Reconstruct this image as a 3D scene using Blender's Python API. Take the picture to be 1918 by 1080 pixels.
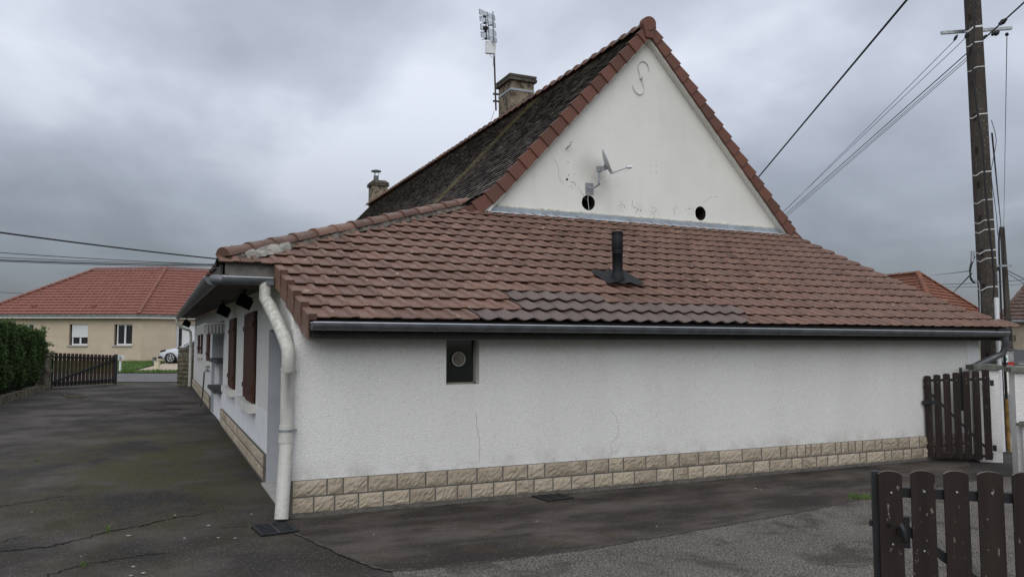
import bpy, math, random
from math import sin, cos, atan, pi, radians, hypot, sqrt, exp
from mathutils import Vector, Matrix
from mathutils.geometry import tessellate_polygon
random.seed(7)
for o in list(bpy.data.objects): bpy.data.objects.remove(o)
scn = bpy.context.scene
col = scn.collection
# ------------------------------------------------------------------ camera
F0, CX, CY, H = 1445., 959., 540., 1.85
PITCH = atan(104 / F0); YAW = atan(657 / F0)
FH = Vector((sin(YAW), cos(YAW), 0)); RT = Vector((cos(YAW), -sin(YAW), 0)); ZU = Vector((0, 0, 1))
FW = FH * cos(PITCH) + ZU * sin(PITCH); UP = ZU * cos(PITCH) - FH * sin(PITCH)
CAM = Vector((0, 0, H))
cd = bpy.data.cameras.new('camera'); cam = bpy.data.objects.new('camera', cd); col.objects.link(cam)
cam.matrix_world = Matrix(((RT.x, UP.x, -FW.x, 0), (RT.y, UP.y, -FW.y, 0), (RT.z, UP.z, -FW.z, H), (0, 0, 0, 1)))
cd.sensor_width = 36; cd.lens = 36 * F0 / 1918; cd.clip_start = .05; cd.clip_end = 3000
scn.camera = cam
# ------------------------------------------------------------------ world
W = bpy.data.worlds.new('World'); scn.world = W; W.use_nodes = True
nt = W.node_tree; N = nt.nodes; L = nt.links; N.clear()
def nn(N, t, **k):
    n = N.new(t)
    for a, v in k.items(): setattr(n, a, v)
    return n
SUN_EL, SUN_ROT = radians(38), radians(205)
out = nn(N, 'ShaderNodeOutputWorld'); bg = nn(N, 'ShaderNodeBackground')
sky = nn(N, 'ShaderNodeTexSky', sky_type='NISHITA', sun_disc=False, sun_elevation=SUN_EL, sun_rotation=SUN_ROT)
tc = nn(N, 'ShaderNodeTexCoord'); sx = nn(N, 'ShaderNodeSeparateXYZ'); L.new(tc.outputs['Generated'], sx.inputs[0])
def wm(op, a, b=None, c=None, clamp=False):
    n = nn(N, 'ShaderNodeMath', operation=op, use_clamp=clamp)
    for i, v in enumerate((a, b, c)):
        if v is None: continue
        if isinstance(v, (int, float)): n.inputs[i].default_value = v
        else: L.new(v, n.inputs[i])
    return n.outputs[0]
zz = wm('ADD', wm('MAXIMUM', sx.outputs[2], 0.0), 0.34)
px = wm('DIVIDE', sx.outputs[0], zz); py = wm('DIVIDE', sx.outputs[1], zz)
cv = nn(N, 'ShaderNodeCombineXYZ'); L.new(px, cv.inputs[0]); L.new(py, cv.inputs[1]); cv.inputs[2].default_value = 3.7
n1 = nn(N, 'ShaderNodeTexNoise'); n1.inputs['Scale'].default_value = 1.05; n1.inputs['Detail'].default_value = 5; n1.inputs['Roughness'].default_value = .5; n1.inputs['Distortion'].default_value = .35
L.new(cv.outputs[0], n1.inputs['Vector'])
n2 = nn(N, 'ShaderNodeTexNoise'); n2.inputs['Scale'].default_value = 3.2; n2.inputs['Detail'].default_value = 6; n2.inputs['Roughness'].default_value = .5
L.new(cv.outputs[0], n2.inputs['Vector'])
cl = wm('ADD', wm('MULTIPLY', n1.outputs[0], .75), wm('MULTIPLY', n2.outputs[0], .25))
rp = nn(N, 'ShaderNodeValToRGB'); L.new(cl, rp.inputs[0])
rp.color_ramp.elements[0].position = .385; rp.color_ramp.elements[0].color = (.38, .41, .475, 1)
rp.color_ramp.elements[1].position = .60; rp.color_ramp.elements[1].color = (.76, .795, .885, 1)
e = rp.color_ramp.elements.new(.5); e.color = (.53, .57, .66, 1)
# the lower sky is dimmer, the overcast brightens towards the zenith
el = nn(N, 'ShaderNodeMapRange'); L.new(sx.outputs[2], el.inputs[0]); el.interpolation_type = 'SMOOTHSTEP'
el.inputs[1].default_value = 0.0; el.inputs[2].default_value = .34; el.inputs[3].default_value = .33; el.inputs[4].default_value = 1.0
el2 = nn(N, 'ShaderNodeMapRange'); L.new(sx.outputs[2], el2.inputs[0])
el2.inputs[1].default_value = .5; el2.inputs[2].default_value = 1.; el2.inputs[3].default_value = 1.0; el2.inputs[4].default_value = 1.9
m1 = nn(N, 'ShaderNodeVectorMath', operation='SCALE'); L.new(rp.outputs[0], m1.inputs[0]); L.new(wm('MULTIPLY', el.outputs[0], el2.outputs[0]), m1.inputs['Scale'])
wt = nn(N, 'ShaderNodeMapRange'); L.new(sx.outputs[2], wt.inputs[0]); wt.inputs[1].default_value = .42; wt.inputs[2].default_value = .7
wmx = nn(N, 'ShaderNodeMix', data_type='RGBA'); L.new(wt.outputs[0], wmx.inputs[0]); wmx.inputs[6].default_value = (1, 1, 1, 1); wmx.inputs[7].default_value = (1.04, 1.0, .95, 1)
mw = nn(N, 'ShaderNodeVectorMath', operation='MULTIPLY'); L.new(m1.outputs[0], mw.inputs[0]); L.new(wmx.outputs[2], mw.inputs[1]); m1 = mw
m2 = nn(N, 'ShaderNodeVectorMath', operation='SCALE'); L.new(sky.outputs[0], m2.inputs[0]); m2.inputs['Scale'].default_value = .012
ad = nn(N, 'ShaderNodeVectorMath', operation='ADD'); L.new(m1.outputs[0], ad.inputs[0]); L.new(m2.outputs[0], ad.inputs[1])
L.new(ad.outputs[0], bg.inputs[0]); bg.inputs[1].default_value = 1.0; L.new(bg.outputs[0], out.inputs[0])
sd = bpy.data.lights.new('sun', 'SUN'); sd.energy = 1.4; sd.angle = radians(60); sd.color = (1, .985, .965)
so = bpy.data.objects.new('sun', sd); col.objects.link(so)
sdir = Vector((sin(SUN_ROT) * cos(SUN_EL), cos(SUN_ROT) * cos(SUN_EL), sin(SUN_EL)))
so.rotation_euler = sdir.to_track_quat('Z', 'Y').to_euler()
scn.view_settings.view_transform = 'Standard'; scn.view_settings.look = 'None'
scn.view_settings.exposure = 0.0; scn.view_settings.gamma = 1.0; scn.view_settings.use_curve_mapping = False
scn.render.resolution_x = 1024; scn.render.resolution_y = 576

# ------------------------------------------------------------------ measuring
def ray(u, v): return FW + RT * ((u - CX) / F0) - UP * ((v - CY) / F0)
def on(ax, u, v, val):
    d = ray(u, v); i = 'xyz'.index(ax); return CAM + d * ((val - CAM[i]) / d[i])
def onp(u, v, n, d0):
    d = ray(u, v); return CAM + d * ((d0 - n.dot(CAM)) / n.dot(d))
def atd(u, v, d):
    r = ray(u, v); return CAM + r * (d / r.dot(FH))
def rel(X, d, z=0): return RT * X + FH * d + ZU * z

# ------------------------------------------------------------------ mesh builder
class MB:
    def __init__(s): s.v = []; s.f = []; s.m = []; s.s = []; s.t = []; s.tint = .5
    def add(s, vs, fs, m=0, smooth=False):
        b = len(s.v); s.v += [tuple(v) for v in vs]; s.t += [s.tint] * len(vs)
        for f in fs: s.f.append([b + i for i in f]); s.m.append(m); s.s.append(smooth)
    def box(s, c, d, rot=None, m=0, taper=None):
        vs = []
        for k in (-1, 1):
            tx, ty = (1, 1) if not taper or k < 0 else taper
            for (i, j) in ((-1, -1), (1, -1), (1, 1), (-1, 1)):
                p = Vector((i * d[0] / 2 * tx, j * d[1] / 2 * ty, k * d[2] / 2))
                if rot: p = rot @ p
                vs.append(Vector(c) + p)
        s.add(vs, [(3, 2, 1, 0), (4, 5, 6, 7), (0, 1, 5, 4), (1, 2, 6, 5), (2, 3, 7, 6), (3, 0, 4, 7)], m)
    def bbox(s, a, b, m=0):
        s.box([(a[i] + b[i]) / 2 for i in range(3)], [abs(b[i] - a[i]) for i in range(3)], None, m)
    def beam(s, a, b, w, h, m=0, up=ZU):
        a = Vector(a); b = Vector(b); d = (b - a); l = d.length; d.normalize()
        sd_ = d.cross(up)
        if sd_.length < 1e-4: sd_ = d.cross(Vector((0, 1, 0)))
        sd_.normalize(); u2 = sd_.cross(d)
        s.box((a + b) / 2, (w, l, h), Matrix((sd_, d, u2)).transposed(), m)
    def tube(s, pts, r, n=10, m=0, cap=True, smooth=True):
        pts = [Vector(p) for p in pts]; rr = r if isinstance(r, (list, tuple)) else [r] * len(pts)
        vs = []; prev = None
        for i, p in enumerate(pts):
            d = (pts[min(i + 1, len(pts) - 1)] - pts[max(i - 1, 0)]).normalized()
            if prev is None:
                a = d.cross(ZU if abs(d.z) < .9 else Vector((1, 0, 0))).normalized()
            else: a = (prev - d * prev.dot(d)).normalized()
            prev = a; b = d.cross(a)
            for k in range(n):
                t = 2 * pi * k / n; vs.append(p + (a * cos(t) + b * sin(t)) * rr[i])
        fs = []
        for i in range(len(pts) - 1):
            for k in range(n):
                k2 = (k + 1) % n; fs.append((i * n + k, i * n + k2, (i + 1) * n + k2, (i + 1) * n + k))
        s.add(vs, fs, m, smooth)
        if cap:
            s.add(vs[:n], [tuple(range(n))[::-1]], m); s.add(vs[-n:], [tuple(range(n))], m)
    def prism(s, poly, thick, org, ax, ay, az, m=0):
        """poly of (a,b) in plane ax/ay, extruded by thick along az"""
        org = Vector(org); n = len(poly)
        f = [org + ax * a + ay * b for a, b in poly]; g = [p + az * thick for p in f]
        s.add(f + g, [tuple(range(n))[::-1], tuple(range(n, 2 * n))] + [(i, (i + 1) % n, (i + 1) % n + n, i + n) for i in range(n)], m)
    def sheet(s, outer, holes, fn, thick, m=0, mh=0, back=True):
        """2D polygon with holes; fn(a,b,t) -> point at depth t"""
        loops = [[Vector((a, b, 0)) for a, b in lp] for lp in [outer] + holes]
        flat = [p for lp in loops for p in lp]
        tris = tessellate_polygon(loops)
        s.add([fn(p.x, p.y, 0) for p in flat], [tuple(t) for t in tris], m)
        if back: s.add([fn(p.x, p.y, thick) for p in flat], [tuple(t)[::-1] for t in tris], m)
        for li, lp in enumerate(loops):
            k = len(lp)
            vs = [fn(p.x, p.y, 0) for p in lp] + [fn(p.x, p.y, thick) for p in lp]
            s.add(vs, [(i, (i + 1) % k, (i + 1) % k + k, i + k) for i in range(k)], m if li == 0 else mh)
    def build(s, name, mats, parent=None, kind=None):
        me = bpy.data.meshes.new(name); me.from_pydata(s.v, [], s.f)
        if not isinstance(mats, (list, tuple)): mats = [mats]
        for mt in mats: me.materials.append(mt)
        me.polygons.foreach_set('material_index', s.m); me.polygons.foreach_set('use_smooth', s.s)
        at = me.attributes.new('tint', 'FLOAT', 'POINT'); at.data.foreach_set('value', s.t)
        me.update(); o = bpy.data.objects.new(name, me); col.objects.link(o)
        if parent: o.parent = parent
        if kind: o['kind'] = kind
        return o
def recalc(o):
    import bmesh
    bm = bmesh.new(); bm.from_mesh(o.data); bmesh.ops.recalc_face_normals(bm, faces=bm.faces); bm.to_mesh(o.data); bm.free(); return o
def tag(o, label, cat, group=None):
    o['label'] = label; o['category'] = cat
    if group: o['group'] = group
    return o
def empty(name, label, cat, group=None):
    # parts keep world coordinates under an Empty at the origin of its thing
    o = bpy.data.objects.new(name, None); col.objects.link(o); return tag(o, label, cat, group)
def base_at(root, p):
    """move the Empty to the thing's base and keep the parts where they are"""
    p = Vector(p); root.location = p
    for c in root.children: c.location = c.location - p
    return root

# ------------------------------------------------------------------ materials
class NT:
    def __init__(s, name, rough=.8, spec=.3, metal=0):
        s.mat = bpy.data.materials.new(name); s.mat.use_nodes = True
        s.nt = s.mat.node_tree; s.N = s.nt.nodes; s.L = s.nt.links
        s.b = s.N['Principled BSDF']; s.b.inputs['Roughness'].default_value = rough
        s.b.inputs['Specular IOR Level'].default_value = spec; s.b.inputs['Metallic'].default_value = metal
        s.tc = s.N.new('ShaderNodeTexCoord')
        s.geo = s.N.new('ShaderNodeNewGeometry')
    def put(s, i, v):
        if isinstance(v, (int, float)): i.default_value = v
        elif isinstance(v, (tuple, list)): i.default_value = (*v, 1) if len(v) == 3 and i.type == 'RGBA' else v
        else: s.L.new(v, i)
    def pos(s, scale=(1, 1, 1)):
        n = s.N.new('ShaderNodeMapping'); n.inputs['Scale'].default_value = scale
        s.L.new(s.geo.outputs['Position'], n.inputs[0]); return n.outputs[0]
    def noise(s, sc, det=4, rough=.55, scale=(1, 1, 1), dist=0):
        n = s.N.new('ShaderNodeTexNoise'); s.L.new(s.pos(scale), n.inputs['Vector'])
        n.inputs['Scale'].default_value = sc; n.inputs['Detail'].default_value = det; n.inputs['Roughness'].default_value = rough; n.inputs['Distortion'].default_value = dist
        return n.outputs[0]
    def voro(s, sc, out='Distance', feat='F1', scale=(1, 1, 1), rnd=1):
        n = s.N.new('ShaderNodeTexVoronoi'); n.feature = feat; s.L.new(s.pos(scale), n.inputs['Vector'])
        n.inputs['Scale'].default_value = sc; n.inputs['Randomness'].default_value = rnd; return n.outputs[out]
    def ramp(s, f, a, b, lo=0., hi=1., sm=True):
        n = s.N.new('ShaderNodeMapRange'); n.interpolation_type = 'SMOOTHSTEP' if sm else 'LINEAR'
        s.put(n.inputs[0], f); n.inputs[1].default_value = a; n.inputs[2].default_value = b; n.inputs[3].default_value = lo; n.inputs[4].default_value = hi
        return n.outputs[0]
    def mix(s, f, a, b):
        n = s.N.new('ShaderNodeMix'); n.data_type = 'RGBA'; s.put(n.inputs[0], f); s.put(n.inputs[6], a); s.put(n.inputs[7], b); return n.outputs[2]
    def math(s, op, a, b=0., c=0.):
        n = s.N.new('ShaderNodeMath'); n.operation = op; s.put(n.inputs[0], a); s.put(n.inputs[1], b); s.put(n.inputs[2], c); return n.outputs[0]
    def tint(s):
        n = s.N.new('ShaderNodeAttribute'); n.attribute_name = 'tint'; return n.outputs['Fac']
    def blob(s, c, r, sc=(1, 1, 1)):
        """1 inside a soft ellipsoid centred on c"""
        v = s.N.new('ShaderNodeVectorMath'); v.operation = 'SUBTRACT'; s.L.new(s.geo.outputs['Position'], v.inputs[0]); v.inputs[1].default_value = c
        w = s.N.new('ShaderNodeVectorMath'); w.operation = 'MULTIPLY'; s.L.new(v.outputs[0], w.inputs[0]); w.inputs[1].default_value = sc
        l = s.N.new('ShaderNodeVectorMath'); l.operation = 'LENGTH'; s.L.new(w.outputs[0], l.inputs[0])
        return s.ramp(l.outputs['Value'], 0, r, 1, 0)
    def bump(s, h, d=.01, st=1.):
        n = s.N.new('ShaderNodeBump'); n.inputs['Strength'].default_value = st; n.inputs['Distance'].default_value = d
        s.put(n.inputs['Height'], h); s.L.new(n.outputs[0], s.b.inputs['Normal'])
    def color(s, c): s.put(s.b.inputs['Base Color'], c)
def simple(name, c, rough=.7, spec=.3, metal=0, var=.18, sc=6, bump=0, bsc=60):
    t = NT(name, rough, spec, metal)
    f = t.ramp(t.noise(sc, 5, .6), .3, .7)
    t.color(t.mix(f, [x * (1 - var) for x in c], [min(1, x * (1 + var)) for x in c]))
    if bump: t.bump(t.noise(bsc, 3), bump)
    return t.mat
M = {}
# roughcast wall
t = NT('roughcast', .9, .15)
st = t.ramp(t.noise(1.2, 5, .6, (1, 1, .15)), .35, .75)
c = t.mix(st, (.81, .805, .785), (.74, .735, .705))
c = t.mix(t.ramp(t.noise(30, 3, .6), .56, .7, 0, .35), c, (.50, .49, .46))
z = t.N.new('ShaderNodeSeparateXYZ'); t.L.new(t.geo.outputs['Position'], z.inputs[0])
splash = t.math('MULTIPLY', t.ramp(z.outputs[2], .38, .62, .5, 0), t.ramp(t.noise(3, 4, .7), .4, .65))
c = t.mix(splash, c, (.42, .40, .35)); t.color(c)
h = t.math('ADD', t.math('MULTIPLY', t.noise(60, 2, .5), .7), t.math('MULTIPLY', t.ramp(t.voro(75), .1, .6), .6))
t.bump(h, .0065, 1.0)
t.color(t.mix(t.ramp(t.voro(75), .42, .62, 0, .35), c, (.40, .39, .37))); M['roughcast'] = t.mat
# smooth painted gable
t = NT('gable_paint', .85, .2)
c = t.mix(t.ramp(t.noise(.7, 5, .6), .3, .7), (.74, .74, .70), (.67, .67, .63))
c = t.mix(t.ramp(t.noise(2.4, 6, .7, (1, 1, .08)), .55, .78, 0, .5), c, (.42, .40, .33))
G = {}
for k, (u, v) in dict(grey_blob=(1100, 312), a=(1292, 392), b=(1226, 398), c=(1196, 392), d=(1165, 385), e=(1075, 345)).items(): G[k] = on('y', u, v, 12.5)
c = t.mix(t.math('MULTIPLY', t.blob(G['grey_blob'], .42), .28), c, (.22, .21, .20))  # soft darker grey blob on the gable left of the dish
for k in 'abcde':
    c = t.mix(t.math('MULTIPLY', t.blob(G[k], .17), t.ramp(t.noise(26, 4, .7), .52, .62)), c, (.16, .14, .10))
t.color(c); t.bump(t.noise(25, 4, .6), .004, .6); M['gable'] = t.mat
M['smooth_white'] = simple('smooth_white_render', (.72, .73, .74), .8, .2, var=.05, sc=3, bump=.002, bsc=30)
M['grey_paint'] = simple('grey_paint', (.36, .38, .40), .75, .2, var=.08, sc=3, bump=.002, bsc=30)
# asphalt of the drive
t = NT('old_asphalt', .85, .18)
a = t.ramp(t.noise(.55, 6, .62), .38, .66)
c = t.mix(a, (.023, .0205, .0185), (.080, .071, .064))
c = t.mix(t.ramp(t.noise(1.6, 5, .6, (1, .55, 1)), .52, .66, 0, .6), c, (.017, .0155, .014))
mo = t.math('MULTIPLY', t.ramp(t.noise(.9, 6, .7, (1, .6, 1)), .40, .56), t.blob((.0, 13.5, 0), 7.5, (2.2, .8, 1)))
c = t.mix(t.math('MULTIPLY', mo, .9), c, (.046, .043, .011))
sp = t.math('MULTIPLY', t.ramp(t.voro(42), .14, .26, 1, 0), t.ramp(t.voro(42, 'Color'), .5, .62))
c = t.mix(t.math('MULTIPLY', sp, .85), c, (.25, .235, .21))
gr = t.ramp(t.noise(70, 3, .75), .5, .64)
c = t.mix(t.math('MULTIPLY', gr, .5), c, (.085, .077, .068)); t.color(c)
t.bump(t.math('ADD', t.noise(110, 3, .7), t.math('MULTIPLY', t.noise(7, 3), 1.2)), .006, .9); M['asphalt'] = t.mat
t = NT('strip_asphalt', .85, .18)
a = t.ramp(t.noise(1.0, 6, .6, (.6, 1.2, 1)), .36, .66)
c = t.mix(a, (.025, .0215, .019), (.090, .078, .068))
c = t.mix(t.ramp(t.noise(2.3, 5, .6, (.6, 1.4, 1)), .52, .64, 0, .6), c, (.018, .016, .014))
c = t.mix(t.math('MULTIPLY', t.ramp(t.noise(1.9, 5, .6), .56, .68), .5), c, (.05, .032, .012))
sp = t.math('MULTIPLY', t.ramp(t.voro(42), .14, .26, 1, 0), t.ramp(t.voro(42, 'Color'), .5, .62))
c = t.mix(t.math('MULTIPLY', sp, .8), c, (.22, .20, .175))
gr = t.ramp(t.noise(70, 3, .75), .52, .66)
c = t.mix(t.math('MULTIPLY', gr, .45), c, (.09, .078, .068)); t.color(c)
t.bump(t.math('ADD', t.noise(110, 3, .7), t.math('MULTIPLY', t.noise(5, 3), 1.2)), .006, .9); M['strip'] = t.mat
t = NT('coarse_asphalt', .9, .2)
a = t.ramp(t.noise(1.1, 6, .65), .36, .66)
c = t.mix(a, (.060, .053, .045), (.105, .094, .081))
c = t.mix(t.ramp(t.noise(1.3, 6, .7, dist=.5), .53, .64, 0, .5), c, (.030, .025, .017))
ag = t.ramp(t.noise(62, 3, .75), .47, .60)
c = t.mix(t.math('MULTIPLY', ag, t.ramp(t.noise(1.3, 6, .7, dist=.5), .50, .62, .8, .25)), c, (.30, .28, .25))
dk = t.ramp(t.noise(48, 3, .75), .5, .62, 0, .85)
c = t.mix(dk, c, (.020, .018, .016)); t.color(c)
t.bump(t.noise(95, 3, .8), .008, 1.); M['coarse'] = t.mat
M['road'] = simple('road', (.125, .125, .125), .85, .25, var=.12, sc=1.2, bump=.003, bsc=90)
t = NT('gravel_ground', .95, .15)
c = t.mix(t.ramp(t.voro(22, 'Color'), .2, .8), (.16, .14, .11), (.36, .33, .28))
c = t.mix(t.ramp(t.noise(.9, 5, .6), .5, .62), c, (.07, .07, .03)); t.color(c); t.bump(t.voro(22), .02); M['gravel'] = t.mat
t = NT('pale_gravel', .95, .15)
t.color(t.mix(t.ramp(t.noise(6, 5, .7), .3, .7), (.30, .25, .19), (.50, .43, .34))); t.bump(t.noise(20), .02); M['pale_gravel'] = t.mat
t = NT('ground_soil', .95, .1)
t.color(t.mix(t.ramp(t.noise(.5, 6, .7), .4, .6), (.045, .075, .02), (.09, .085, .05))); t.bump(t.noise(15), .02); M['soil'] = t.mat
t = NT('lawn', .9, .15)
t.color(t.mix(t.ramp(t.noise(2.5, 6, .7), .35, .65), (.04, .085, .018), (.085, .15, .035))); t.bump(t.noise(25), .03); M['lawn'] = t.mat
t = NT('grass_blade', .8, .2)
t.color(t.mix(t.tint(), (.045, .10, .02), (.13, .19, .055))); M['grass'] = t.mat
# plinth stone
t = NT('rock_faced_stone', .9, .2)
c = t.mix(t.tint(), (.30, .25, .185), (.44, .375, .285))
c = t.mix(t.ramp(t.noise(9, 6, .7), .4, .75, 0, .7), c, (.46, .41, .33))
c = t.mix(t.ramp(t.noise(5, 4, .7), .56, .7, 0, .6), c, (.24, .20, .16)); t.color(c)
t.bump(t.noise(32, 5, .65), .014); M['stone'] = t.mat
M['mortar'] = simple('mortar', (.12, .115, .105), .95, .1, var=.2, sc=12, bump=.006)
M['old_mortar'] = simple('old_mortar', (.25, .24, .215), .95, .1, var=.35, sc=14, bump=.01, bsc=25)
# clay tiles
t = NT('clay_tile', .6, .35)
c = t.mix(t.tint(), (.105, .059, .044), (.20, .113, .081))
c = t.mix(t.ramp(t.noise(.9, 4, .6), .4, .65, 0, .5), c, (.165, .10, .074))
c = t.mix(t.ramp(t.noise(9, 6, .7), .56, .72, 0, .5), c, (.11, .072, .06))
c = t.mix(t.math('MULTIPLY', t.ramp(t.noise(5, 3, .6), .66, .72), .6), c, (.34, .25, .17))
lic = t.math('MULTIPLY', t.ramp(t.noise(17, 2, .4), .735, .76), .8)
c = t.mix(lic, c, (.46, .43, .33)); t.color(c)
t.L.new(t.ramp(t.noise(6, 4), .3, .7, .42, .72), t.b.inputs['Roughness'])
t.bump(t.noise(50, 4, .6), .003); M['tile'] = t.mat
t = NT('clay_tile_edge', .65, .3)
c = t.mix(t.tint(), (.105, .048, .035), (.16, .070, .048))
c = t.mix(t.ramp(t.noise(8, 6, .7), .5, .75, 0, .6), c, (.10, .055, .045)); t.color(c); t.bump(t.noise(50, 3), .002); M['verge'] = t.mat
t = NT('new_grey_tile', .6, .35)
c = t.mix(t.tint(), (.095, .071, .062), (.135, .101, .088))
c = t.mix(t.ramp(t.noise(9, 6, .7), .5, .8, 0, .5), c, (.09, .07, .062)); t.color(c); t.bump(t.noise(60, 3), .002); M['grey_tile'] = t.mat
t = NT('old_flat_tile', .85, .2)
c = t.mix(t.ramp(t.tint(), .1, .9), (.042, .038, .035), (.15, .13, .115))
c = t.mix(t.ramp(t.tint(), .93, .97), c, (.24, .22, .19))
z = t.N.new('ShaderNodeSeparateXYZ'); t.L.new(t.geo.outputs['Position'], z.inputs[0])
yy = t.math('ABSOLUTE', t.math('SUBTRACT', z.outputs[1], 17.3))
mb = t.math('MULTIPLY', t.ramp(yy, .1, .5, 1, 0), t.ramp(t.noise(5, 4, .7), .3, .5))
c = t.mix(t.math('MULTIPLY', mb, .9), c, (.27, .235, .14))
c = t.mix(t.ramp(t.noise(28, 3, .6), .66, .72, 0, .7), c, (.22, .20, .18)); t.color(c); t.bump(t.noise(40, 3), .006); M['flat_tile'] = t.mat
t = NT('red_far_tile', .7, .3)
c = t.mix(t.ramp(t.noise(3, 5, .6), .3, .7), (.185, .076, .058), (.245, .10, .078)); t.color(c); M['red_tile'] = t.mat
t = NT('orange_far_tile', .8, .2)
c = t.mix(t.ramp(t.noise(2.5, 5, .7), .35, .65), (.15, .062, .038), (.24, .10, .062)); t.color(c); M['orange_tile'] = t.mat
t = NT('brown_far_tile', .8, .2)
c = t.mix(t.ramp(t.noise(2.5, 5, .7), .35, .65), (.075, .048, .04), (.12, .08, .066)); t.color(c); M['brown_tile'] = t.mat
M['zinc'] = simple('zinc', (.20, .22, .235), .42, .5, .55, var=.22, sc=5)
M['zinc_dark'] = simple('zinc_dark', (.12, .13, .14), .45, .5, .4, var=.25, sc=5)
M['zinc_lip'] = simple('zinc_lip', (.42, .45, .48), .4, .5, .5, var=.12, sc=5)
M['flashing'] = simple('lead_flashing', (.33, .37, .41), .5, .4, .25, var=.18, sc=2.5)
M['black_wood'] = simple('dark_board', (.022, .019, .018), .6, .3, var=.3, sc=5)
M['soffit'] = simple('soffit_board', (.075, .068, .06), .8, .2, var=.25, sc=3)
M['fascia_grey'] = simple('weathered_board', (.16, .15, .135), .85, .15, var=.3, sc=8)
M['black'] = simple('black_plastic', (.008, .009, .011), .6, .25, var=.25, sc=6)
M['cable'] = simple('black_cable', (.02, .02, .022), .6, .3, var=.1)
M['dark'] = simple('dark_inside', (.012, .012, .012), .9, .1, var=.3)
M['old_grate'] = simple('old_grate', (.065, .058, .05), .8, .2, var=.3, sc=12)
M['old_pit'] = simple('silted_pit', (.03, .027, .023), .9, .1, var=.3)
M['cast_iron'] = simple('cast_iron', (.022, .023, .026), .55, .4, .3, var=.3, sc=12)
t = NT('pvc_pipe', .55, .35)
c = t.mix(t.ramp(t.noise(6, 5, .7), .35, .7), (.56, .56, .52), (.46, .46, .41))
z = t.N.new('ShaderNodeSeparateXYZ'); t.L.new(t.geo.outputs['Position'], z.inputs[0])
al = t.math('MULTIPLY', t.ramp(z.outputs[2], 1.5, 2.1), t.ramp(t.noise(14, 5, .7), .36, .6))
c = t.mix(t.math('MULTIPLY', al, .6), c, (.25, .245, .18))
al = t.math('MULTIPLY', t.ramp(z.outputs[2], .0, .5, .8, .15), t.ramp(t.noise(30, 4, .7), .58, .66))
c = t.mix(al, c, (.12, .10, .06)); t.color(c); t.bump(t.noise(40, 3), .003); M['pvc'] = t.mat
M['white_plastic'] = simple('white_plastic', (.66, .67, .68), .4, .4, var=.05)
# stained wood of gates: old paint flaking
def wood(name, a, b, flake, amt):
    t = NT(name, .7, .25)
    c = t.mix(t.ramp(t.noise(3, 6, .6, (3, 3, .3)), .3, .7), a, b)
    c = t.mix(t.math('MULTIPLY', t.ramp(t.noise(26, 5, .65, (1.4, 1.4, .6)), *flake), amt), c, (.20, .18, .155)); t.color(c)
    t.bump(t.noise(20, 5, .6, (6, 6, .4)), .003); return t.mat
M['gate_wood'] = wood('gate_wood', (.017, .012, .010), (.030, .021, .017), (.64, .68), .75)
M['gate_edge'] = simple('bare_wood_edge', (.14, .12, .095), .8, .2, var=.3, sc=15)
M['far_gate_wood'] = wood('far_gate_wood', (.045, .028, .022), (.075, .045, .035), (.7, .75), .4)
M['shutter'] = wood('shutter_wood', (.048, .020, .013), (.085, .035, .022), (.8, .85), .1)
M['black_steel'] = simple('black_steel', (.012, .013, .015), .5, .4, var=.3, sc=8)
M['galv'] = simple('galvanised_steel', (.34, .36, .38), .42, .5, .6, var=.2, sc=20)
M['screw'] = simple('screw_head', (.5, .5, .5), .4, .5, .7, var=.05)
t = NT('aggregate_concrete', .9, .2)
c = t.mix(t.ramp(t.noise(1.5, 5, .7), .3, .7), (.045, .039, .033), (.078, .068, .058))
sp = t.math('MULTIPLY', t.ramp(t.voro(34), .1, .3, 1, 0), t.ramp(t.voro(34, 'Color'), .6, .8))
c = t.mix(sp, c, (.42, .40, .36)); t.color(c); t.bump(t.noise(50, 4, .7), .006); M['pole'] = t.mat
t = NT('chimney_render', .95, .15)
c = t.mix(t.ramp(t.noise(2.2, 6, .7), .35, .65), (.19, .155, .11), (.30, .25, .185))
c = t.mix(t.ramp(t.noise(6, 6, .75), .48, .6), c, (.07, .062, .05)); t.color(c); t.bump(t.noise(20, 5, .7), .02); M['chimney'] = t.mat
M['chimney_cap'] = simple('chimney_cap', (.085, .075, .062), .9, .2, var=.4, sc=7, bump=.01, bsc=30)
M['beige'] = simple('beige_render', (.50, .415, .32), .9, .15, var=.06, sc=1.5, bump=.004, bsc=40)
M['beige_reveal'] = simple('tan_reveal', (.50, .38, .28), .9, .15, var=.08)
M['old_beige'] = simple('old_beige_render', (.36, .32, .25), .95, .1, var=.25, sc=1.2, bump=.004)
M['sill'] = simple('stone_sill', (.38, .36, .34), .85, .2, var=.12, sc=8)
M['white_sill'] = simple('white_sill', (.62, .61, .58), .8, .2, var=.1, sc=8)
M['coping'] = simple('mossy_coping', (.13, .135, .115), .9, .15, var=.35, sc=9, bump=.006, bsc=30)
t = NT('glass', .06, .6); t.color((.012, .014, .016)); M['glass'] = t.mat
t = NT('vent_disc', .5, .4); t.color(t.mix(t.ramp(t.noise(60, 2), .3, .7), (.10, .09, .07), (.17, .155, .12))); M['vent'] = t.mat
M['wall_block'] = simple('block_wall', (.13, .12, .085), .95, .15, var=.45, sc=7, bump=.012, bsc=18)
M['garden_wall'] = simple('rubble_wall', (.15, .135, .10), .95, .1, var=.45, sc=5, bump=.02, bsc=12)
M['white_car'] = simple('white_car_paint', (.55, .58, .62), .25, .6, var=.02)
M['grey_car'] = simple('grey_car_paint', (.055, .052, .05), .3, .6, .3, var=.05)
M['tyre'] = simple('tyre_rubber', (.018, .018, .018), .85, .2, var=.1)
M['alloy'] = simple('alloy', (.55, .56, .58), .3, .6, .6, var=.05)
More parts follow.
